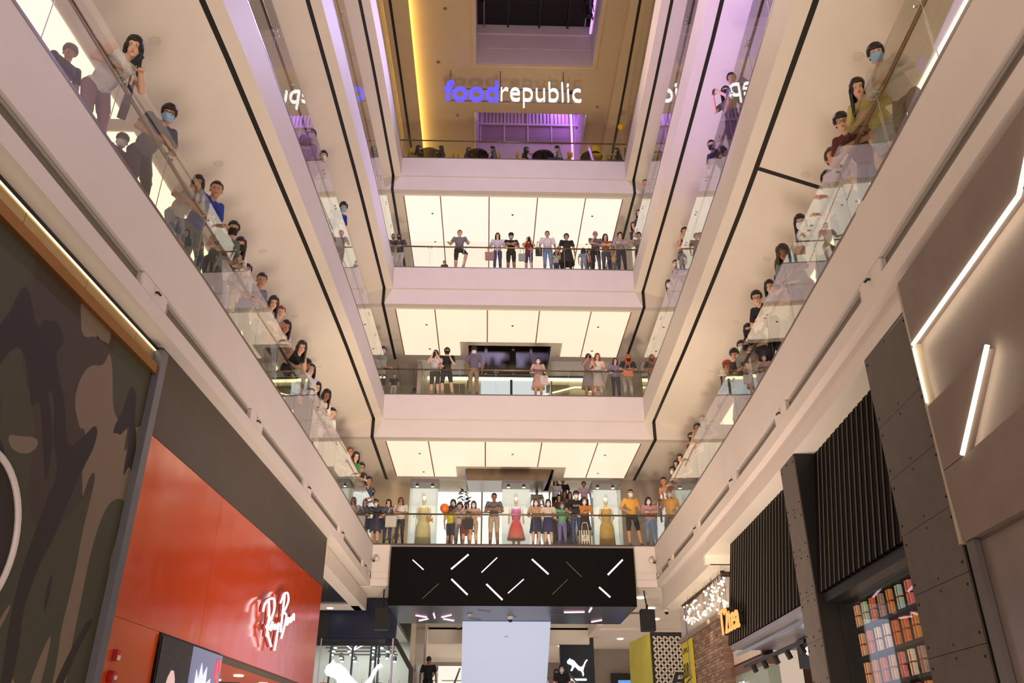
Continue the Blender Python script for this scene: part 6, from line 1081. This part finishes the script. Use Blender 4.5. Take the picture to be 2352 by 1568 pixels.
def pose(kind, turn):
    """a posed, clothed body at standing height 1.70 m facing +y, feet at the origin; head turned by `turn` degrees"""
    key = (kind, turn)
    if key in POSES: return POSES[key]
    P = Prims(); kid = kind.startswith('kid'); hs = 1.0
    lean = {'lean': 38, 'far': 52, 'rail': 12, 'phone': 5, 'cross': 1, 'relax': 0, 'chin': 8, 'step': 0, 'sit': 14, 'kid_rail': 6, 'kid_back': 8, 'slouch': 32, 'hip': 2}[kind]
    a = R(lean); up = Vector((0, math.sin(a), math.cos(a))); fw = Vector((0, math.cos(a), -math.sin(a)))
    if kid: hs = 1.32
    H = Vector((0, -.10 if lean > 15 else 0, .93))
    if kind == 'sit': H = Vector((0, -.12, .50))
    ch = H + up * .33; nk = H + up * .50
    if lean > 20: nk = H + up * .47 + fw * .02; 
    hp = {'lean': -30, 'far': -34, 'rail': -18, 'phone': -8, 'cross': -14, 'relax': -8, 'chin': -16, 'step': -14, 'sit': -10, 'kid_rail': -10, 'kid_back': 0, 'slouch': -22, 'hip': -10}[kind]
    HM = rotz(R(turn)) @ rotx(R(hp)); na = R(lean * .55); nu = Vector((0, math.sin(na), math.cos(na)))
    hc = nk + nu * (.150 + .03 * (hs - 1)) + Vector((0, .015, 0))
    # trunk
    P.ell(H + Vector((0, 0, .0)), (.158, .112, .115), 4); P.ell(H + up * .16, (.148, .102, .15), 1, np.array(rotx(-a))); P.ell(ch, (.172, .112, .17), 1, np.array(rotx(-a))); P.cap(ch + up * .10 + Vector((-.13, 0, 0)), ch + up * .10 + Vector((.13, 0, 0)), .072, .072, 1)
    P.ell(H + up * .03, (.160, .114, .09), 1, np.array(rotx(-a)))
    P.cap(nk - up * .03, hc + Vector(HM @ Vector((0, -.018, -.07))) * hs, .055, .050, 0); head(P, hc, HM, hs)
    # legs
    if kind == 'sit': legs = [((.09, 0, 0), (.10, .40, .50), (.10, .42, .08)), ((-.09, 0, 0), (-.10, .40, .50), (-.10, .36, .08))]
    elif kind == 'step': legs = [((.09, 0, 0), (.10, .02, .48), (.10, 0, .08)), ((-.09, 0, 0), (-.26, .20, .62), (-.16, .02, .22))]
    elif kind == 'hip': legs = [((.09, 0, 0), (.12, .03, .48), (.10, -.02, .08)), ((-.09, 0, 0), (-.16, .06, .49), (-.22, .04, .08))]
    else: legs = [((.09, 0, 0), (.10, .03, .48), (.11, -.02, .08)), ((-.09, 0, 0), (-.10, .04, .48), (-.12, .02, .08))]
    for h, k, f in legs:
        h = H + Vector(h) + Vector((0, 0, -.03)); k = Vector(k); f = Vector(f); mid = h.lerp(k, .62)
        P.cap(h, mid, .092, .078, 4); P.cap(mid, k, .076, .062, 5); P.cap(k, k.lerp(f, .35), .061, .060, 6); P.cap(k.lerp(f, .35), f + Vector((0, 0, .03)), .060, .044, 6)
        P.cap(f + Vector((0, -.03, -.035)), f + Vector((0, .13, -.045)), .045, .038, 7)
    # arms: (elbow, wrist, hand direction, palm normal, curl)
    sh = H + up * .455
    Z = (0, 0, -1)
    ARM = {'lean': [((.29, .15, 1.06), (.07, .24, 1.01), (-1, .25, 0), Z, .3), ((-.29, .14, 1.06), (-.06, .27, 1.04), (1, .2, 0), Z, .3)],
           'far': [((.30, .20, 1.00), (.14, .30, .99), (-.7, .6, -.2), Z, .5), ((-.30, .24, 1.00), (-.12, .42, 1.04), (.5, .8, -.2), Z, .5)],
           'rail': [((.29, .0, 1.12), (.24, .25, 1.0), (-.1, 1, -.1), Z, .7), ((-.29, .0, 1.12), (-.24, .25, 1.0), (.1, 1, -.1), Z, .7)],
           'slouch': [((.28, .10, 1.06), (.08, .22, 1.0), (-.9, .3, -.2), Z, .4), ((-.30, .06, 1.10), (-.22, .23, 1.0), (.1, 1, -.2), Z, .6)],
           'phone': [((.22, .20, 1.20), (.07, .36, 1.40), (-.3, .1, .9), (-.9, .1, -.3), .6), ((-.22, .20, 1.20), (-.07, .36, 1.40), (.3, .1, .9), (.9, .1, -.3), .6)],
           'cross': [((.27, .08, 1.12), (-.06, .20, 1.18), (-1, .05, .1), (0, -1, 0), .3), ((-.27, .08, 1.12), (.06, .23, 1.14), (1, .05, .1), (0, -1, 0), .3)],
           'relax': [((.26, -.02, 1.13), (.27, .06, .88), (0, .15, -1), (-1, 0, 0), .35), ((-.26, -.02, 1.13), (-.27, .06, .88), (0, .15, -1), (1, 0, 0), .35)],
           'chin': [((.20, .20, 1.12), (.04, .22, 1.40), (-.2, .1, .95), (-.6, -.6, 0), .9), ((-.26, .14, 1.10), (.06, .26, 1.10), (1, .1, 0), (0, -1, 0), .4)],
           'step': [((.30, .02, 1.14), (.34, .28, 1.02), (.2, 1, -.1), Z, .6), ((-.30, .04, 1.14), (-.34, .28, 1.02), (-.2, 1, -.1), Z, .6)],
           'sit': [((.24, .16, .74), (.12, .36, .78), (-.4, .9, 0), Z, .4), ((-.24, .16, .74), (-.10, .38, .80), (.4, .9, 0), Z, .4)],
           'hip': [((.30, -.04, 1.15), (.20, .14, 1.02), (-.6, .5, -.3), (-1, 0, 0), .5), ((-.24, .08, 1.10), (-.14, .24, 1.24), (.4, .2, .9), (1, 0, 0), .7)]}
    arms = ARM[{'kid_rail': 'rail', 'kid_back': 'relax'}.get(kind, kind)]
    for s, (e, w, d, n, cu) in zip((1, -1), arms):
        S_ = sh + Vector((s * .185, 0, 0)); e = Vector(e); w = Vector(w); m_ = S_.lerp(e, .62)
        P.cap(S_, m_, .066, .060, 2); P.cap(m_, e, .044, .040, 3); P.cap(e, w, .041, .029, 3); hand(P, w, d, n, s, cu)
    V, Fc = P.raw(); me = remesh('person', V, Fc, .0095, 2, .5)
    Mi = np.array(HM); hcv = np.array(hc)
    def reg(c):
        r = P.region(c); l = ((c - hcv) @ Mi) / hs; f = l[:, 1] > .05
        return r
    setregions(me, reg, NREG)
    POSES[key] = (me, hc, HM, hs, H); return POSES[key]
# ---- hair, hats, masks, glasses in the head's own frame
HAIRS = {}
def hair_mesh(kind):
    if kind in HAIRS: return HAIRS[kind]
    random.seed(sum(map(ord, kind))); P = Prims()
    def skull(cond, r, grow=0.0):
        for i in range(1, 15):
            t = math.pi * i / 15 - math.pi / 2
            for j in range(20):
                a = 2 * math.pi * j / 20; d = Vector((math.cos(t) * math.cos(a), math.cos(t) * math.sin(a), math.sin(t))); q = Vector((0, -.012, .030)) + Vector((d.x * (.078 + grow), d.y * (.099 + grow), d.z * (.091 + grow)))
                if cond(q, d): P.ell(q, (r * random.uniform(.85, 1.15),) * 3, 0)
    base = lambda q, d: (q.z > .062) or (q.y < .025 and q.z > -.01) or (q.y < -.045 and q.z > -.055)
    if kind == 'short': skull(base, .021)
    elif kind == 'crop': skull(lambda q, d: (q.z > .072) or (q.y < .01 and q.z > .015) or (q.y < -.06 and q.z > -.04), .014)
    elif kind == 'mop':
        skull(base, .026)
        for k in range(9): P.ell((-.06 + .015 * k, .088 - .25 * abs(-.06 + .015 * k), .062), (.022, .018, .020), 0)
    elif kind in ('long', 'bob', 'pony', 'bun', 'curly', 'scarf'):
        skull(lambda q, d: q.z > .070 or (q.y < .055 and abs(q.x) > .05 and q.z > -.03) or (q.y < .0 and q.z > -.03) or (q.y < -.02), .021 if kind != 'curly' else .036)
        L = {'long': .30, 'bob': .15, 'pony': .06, 'bun': .03, 'curly': .16, 'scarf': .22}[kind]
        for k in range(14):
            a = math.pi * (k / 13.0); x = .082 * math.cos(a); y = -.03 - .062 * math.sin(a)
            if kind in ('pony', 'bun') and k in (0, 1, 12, 13): continue
            P.cap((x, y + (.035 if k in (0, 13) else 0), .0), (x * 1.12, y + .005 + (.03 if k in (0, 13) else 0), -L * random.uniform(.88, 1.05)), .028, .020 if kind != 'curly' else .034, 0)
        if kind == 'pony': P.cap((0, -.12, .03), (.01, -.16, -.16), .03, .015, 0)
        if kind == 'bun': P.ell((0, -.08, .115), (.045, .045, .04), 0)
        if kind == 'scarf':
            P.cap((-.06, .02, -.13), (.06, .02, -.13), .055, .055, 0); P.ell((0, .0, -.17), (.12, .09, .07), 0)
    V, Fc = P.raw(); me = remesh('hair', V, Fc, .011, 2, .5); me.polygons.foreach_set('use_smooth', [True] * len(me.polygons)); me.materials.clear(); me.materials.append(None); HAIRS[kind] = me; return me
EXTRA = {}
def extra_mesh(kind):
    if kind in EXTRA: return EXTRA[kind]
    b = MB()
    if kind == 'face':
        for s in (-1, 1):
            b.ball((s * .031, .0735, .001), (.0135, .0065, .0062), 8, 3); b.ball((s * .031, .0785, .001), (.0062, .0035, .0058), 8, 0)
            b.tube([(s * .015, .0885, .0205), (s * .030, .0865, .0245), (s * .047, .075, .0215)], [.0028, .0034, .002], 5, 2)
        b.ball((0, .0925, -.0565), (.020, .0055, .0042), 10, 1); b.ball((0, .0925, -.0655), (.017, .0065, .0046), 10, 1)
        me = b.mesh('facial_features', [None, None, None, None], True)
    elif kind == 'mask':
        n, k = 12, 8; vs = []
        for lay in (0, .006):
            for i in range(k + 1):
                for j in range(n + 1):
                    a = R(-78 + 156 * j / n); z = .004 - .108 * i / k; bul = math.sin(math.pi * i / k); rx = .064 + .004 * bul + lay; ry = .078 + .026 * bul * math.cos(a) ** 2 + lay
                    vs.append((rx * math.sin(a) * (1 - .12 * (i / k) ** 2), .02 + ry * math.cos(a) - (.012 * (i / k) ** 3), z))
        W = n + 1; o = (k + 1) * W; fs = []
        for i in range(k):
            for j in range(n): q = i * W + j; fs.append((q, q + 1, q + W + 1, q + W)); fs.append((o + q, o + q + W, o + q + W + 1, o + q + 1))
        b.add(vs, fs); me = b.mesh('face_mask', [None], True)
    elif kind == 'glasses':
        for s in (-1, 1):
            b.tube([(s * .034 + .025 * math.cos(t), .106 - .25 * abs(s * .034 + .025 * math.cos(t)) * .3, .003 + .02 * math.sin(t)) for t in [k * math.pi / 6 for k in range(13)]], .0028, 5); b.tube([(s * .058, .098, .008), (s * .078, .0, .006)], .0028, 5)
        b.tube([(-.01, .106, .008), (.01, .106, .008)], .0028, 5); me = b.mesh('glasses', [None])
    elif kind == 'cap':
        b.lathe([(.098, .045), (.102, .06), (.096, .10), (.07, .135), (.03, .15), (0, .152)], (0, 0, 0), 18, sy=1.14); b.prism([(.085 * math.cos(t), .075 + .115 * math.sin(t), .052 - .02 * math.sin(t)) for t in [k * math.pi / 10 for k in range(11)]], (0, 0, .008)); me = b.mesh('cap', [None], True)
    elif kind == 'bucket':
        b.lathe([(.165, .015), (.168, .025), (.105, .06), (.10, .13), (.085, .15), (0, .155)], (0, -.005, 0), 20, sy=1.1); me = b.mesh('bucket_hat', [None], True)
    elif kind == 'beanie':
        b.lathe([(.097, .02), (.102, .03), (.104, .07), (.088, .115), (.05, .145), (0, .155)], (0, -.012, 0), 18, sy=1.18); me = b.mesh('knit_hat', [None], True)
    elif kind == 'skirt':
        b.lathe([(.165, .12), (.172, .05), (.20, -.15), (.235, -.42), (.225, -.42), (.16, 0)], (0, 0, 0), 22, sy=.8); me = b.mesh('skirt', [None], True)
    elif kind == 'dress':
        b.lathe([(.166, .14), (.172, .05), (.215, -.2), (.27, -.5), (.26, -.5), (.16, 0)], (0, 0, 0), 22, sy=.8); me = b.mesh('skirt', [None], True)
    EXTRA[kind] = me; return me
SKINS = {'f': (224, 178, 150), 'm': (200, 150, 122), 'd': (150, 104, 80), 't': (182, 134, 106)}
HAIRC = {'k': (26, 21, 20), 'b': (56, 36, 28), 'r': (122, 66, 40), 'g': (150, 146, 142), 'n': (84, 54, 38)}
def cmat(c, rough=.8, pre='cloth'):
    return mat('%s_%d_%d_%d' % ((pre,) + tuple(c)), c, rough, var=.10, scale=14)
EYE = mat('eye_dark', (34, 24, 22), .2, var=0); EYEW = mat('eye_white', (206, 196, 190), .4, var=0)
def person(x, y, z, yaw, s, kind, turn, look, label):
    """look: dict(skin, hair, hc, top, bot, sleeve, leg, shoe, mask, extra)"""
    me, hc, HM, hs, H = pose(kind, turn)
    o = bpy.data.objects.new('person', me); col.objects.link(o); o.location = (x, y, z); o.rotation_euler = (0, 0, R(yaw)); o.scale = (s, s, s); tag(o, label, 'person')
    sc = SKINS[look.get('skin', 'f')]; sk = mat('skin_%d' % sc[0], sc, .55, var=.04, scale=9); top = cmat(look['top']); bot = cmat(look.get('bot', (40, 42, 50))); sh = cmat(look.get('shoe', (40, 38, 40)), .5)
    sl = look.get('sleeve', 's'); lg = look.get('leg', 'l')
    slots = [sk, top, top if sl != 'n' else sk, top if sl == 'l' else sk, bot, bot if lg in 'ls' else sk, bot if lg == 'l' else sk, sh, EYE, mat('lip_%d' % sc[0], tuple(int(v * k) for v, k in zip(sc, (.82, .58, .58))), .4, var=0), mat('hair_%s' % look.get('hc', 'k'), HAIRC[look.get('hc', 'k')], .5, var=.2, scale=30)]
    for i, m in enumerate(slots): o.material_slots[i].link = 'OBJECT'; o.material_slots[i].material = m
    def child(nm, mesh, m, loc, rot, sc_=1.0):
        c = bpy.data.objects.new(nm, mesh); col.objects.link(c); c.parent = o; c.location = loc; c.rotation_euler = rot; c.scale = (sc_,) * 3
        c.material_slots[0].link = 'OBJECT'; c.material_slots[0].material = m; return c
    he = HM.to_euler()
    ff = child('facial_features', extra_mesh('face'), slots[8], hc, he, hs)
    for i, m in ((1, slots[9]), (2, slots[10]), (3, EYEW)): ff.material_slots[i].link = 'OBJECT'; ff.material_slots[i].material = m
    if look.get('hair'):
        hm = slots[10] if look['hair'] != 'scarf' else cmat(look['scarf'])
        child('hair' if look['hair'] != 'scarf' else 'headscarf', hair_mesh(look['hair']), hm, hc, he, hs)
    if look.get('mask'):
        child('face_mask', extra_mesh('mask'), {'w': cmat((226, 228, 232), .8, 'mask'), 'b': cmat((150, 186, 216), .8, 'mask'), 'k': cmat((24, 24, 26), .8, 'mask')}[look['mask']], hc, he, hs)
    for e in look.get('extra', ()):
        k, c = e
        if k in ('skirt', 'dress'): child('skirt', extra_mesh(k), cmat(c), tuple(H), (0, 0, 0), 1.0)
        else: child({'cap': 'cap', 'bucket': 'bucket_hat', 'beanie': 'knit_hat', 'glasses': 'glasses'}[k], extra_mesh(k), cmat(c, .6), hc, he, hs)
    return o
for row in PEOPLE: person(*row)
# ---- things people hold or carry
def tote(x, y, z, rz, w, h, c, label, name='tote_bag', stripes=None):
    t = empty(name, (x, y, z), R(rz)); tag(t, label, 'bag'); m = cmat(c, .8, 'bag')
    b = MB(); b.hexa([(-w / 2, -.05, 0), (w / 2, -.05, 0), (w / 2, .05, 0), (-w / 2, .05, 0), (-w / 2 * 1.08, -.03, h), (w / 2 * 1.08, -.03, h), (w / 2 * 1.08, .03, h), (-w / 2 * 1.08, .03, h)]); b.build('bag_body', m, t, bevel=.012)
    for yy in (-.025, .025): MB().tube([(-w * .28, yy, h - .02), (-w * .26, yy, h + .14), (-.06, yy, h + .24), (.06, yy, h + .24), (w * .26, yy, h + .14), (w * .28, yy, h - .02)], .009, 6).build('handle', m, t)
    if stripes:
        for i in range(5): 
            xx = -w / 2 * .84 + i * w * .21; MB().box(xx - w * .045, xx + w * .045, -.056, -.05, .0, h * .98).build('stripe', cmat(stripes, .8, 'bag'), t)
        MB().box(-w * .26, w * .26, -.062, -.056, h * .3, h * .68).build('paper_label', m, t); lettering('popcorn', (-w * .2, -.063, h * .42), 'F', cmat(stripes, .8, 'bag'), 'lettering', t, w=w * .4, depth=.003); MB().lathe([(.03, 0), (.02, .02), (0, .03)], (0, -.062, h * .56), 10).build('emblem', cmat(stripes, .8, 'bag'), t)
for row in BAGS: tote(*row)
def phone(x, y, z, rz, tilt, label):
    b = MB().box(-.037, .037, -.005, .005, -.075, .075, 0).box(-.012, .012, .005, .008, .035, .065, 1); o = b.build('smartphone', [mat('phone_black', (20, 20, 24), .2), mat('phone_lens', (50, 52, 60), .1)], bevel=.003); o.location = (x, y, z); o.rotation_euler = (R(tilt), 0, R(rz)); tag(o, label, 'phone')
for row in PHONES: phone(*row)
# ================================================================ LAST DETAILS
# cross groove in the right soffit under the second gallery
def soffit_z(z, off): return z - .89 - max(0, min(off, 2.0) - .36) * (.63 / 1.64)
m = MB()
for a, b in ((.36, 2.0), (2.0, 5.5)):
    P = []
    for dz in (-.006, .03):
        P += [(XR(12.4) + a, 12.37, soffit_z(Z2, a) + dz), (XR(12.4) + b, 12.37, soffit_z(Z2, b) + dz), (XR(12.4) + b, 12.47, soffit_z(Z2, b) + dz), (XR(12.4) + a, 12.47, soffit_z(Z2, a) + dz)]
    m.hexa(P)
struct(m.build('trim_40', BLACK))
# stage lamps clamped in the skylight well
def well_lamp(x, y, z, label):
    t = empty('stage_lamp', (x, y, z)); tag(t, label, 'stage lamp')
    MB().cyl((0, 0, -.32), (0, .05, .28), .14, .11, 14).build('housing', BLACK, t); MB().cyl((0, -.008, -.325), (0, -.012, -.35), .12, n=14).build('lens', mat('dark_lens', (28, 26, 34), .1), t)
    MB().tube([(-.18, 0, -.05), (-.18, 0, .36), (.18, 0, .36), (.18, 0, -.05)], .02, 6).build('yoke', BLACK, t); MB().cyl((0, 0, .36), (0, 0, .62), .035).build('clamp', BLACK, t)
    for k in range(4): a = math.pi / 2 * k + .4; MB().hexa([(.15 * math.cos(a) + u * math.sin(a) * -.07, .15 * math.sin(a) + u * math.cos(a) * .07 - .02, zz) for zz in (-.46, -.33) for u in (-1, 1, 1.02, -1.02)]).build('barn_door', BLACK, t)
well_lamp(-.45, 22.3, 26.5, 'black stage lamp at the left edge of the skylight well'); well_lamp(3.72, 23.2, 26.6, 'black stage lamp at the right edge of the skylight well')
tag(MB().tube([(-.45, 19, 27.13), (-.45, 24.6, 27.13)], .03, 8).build('lamp_pipe', GREYM), 'steel pipe carrying the left stage lamp in the skylight well', 'pipe'); tag(MB().tube([(3.72, 19, 27.23), (3.72, 24.6, 27.23)], .03, 8).build('lamp_pipe', GREYM), 'steel pipe carrying the right stage lamp in the skylight well', 'pipe')
# prints on shirts
def chest_print(label, body, w, z, c, h=None):
    o = [q for q in bpy.data.objects if q.get('label') == label][0]; me = text_mesh(body, w=w, h=h, depth=.006); me.materials.clear(); me.materials.append(cmat(c))
    p = bpy.data.objects.new('shirt_print', me); col.objects.link(p); p.parent = o; a = R(12 if 'lettered' in label else 2)
    y = math.sin(a) * (z - .93) + .118; p.matrix_local = Matrix.Translation((w / 2, y, z)) @ Matrix(((-1, 0, 0), (0, 0, 1), (0, 1, 0))).to_4x4() @ Matrix.Rotation(0, 4, 'X')
chest_print('tall masked man in a black lettered shirt and blue jeans', 'GUCCI', .20, 1.20, (226, 222, 220))
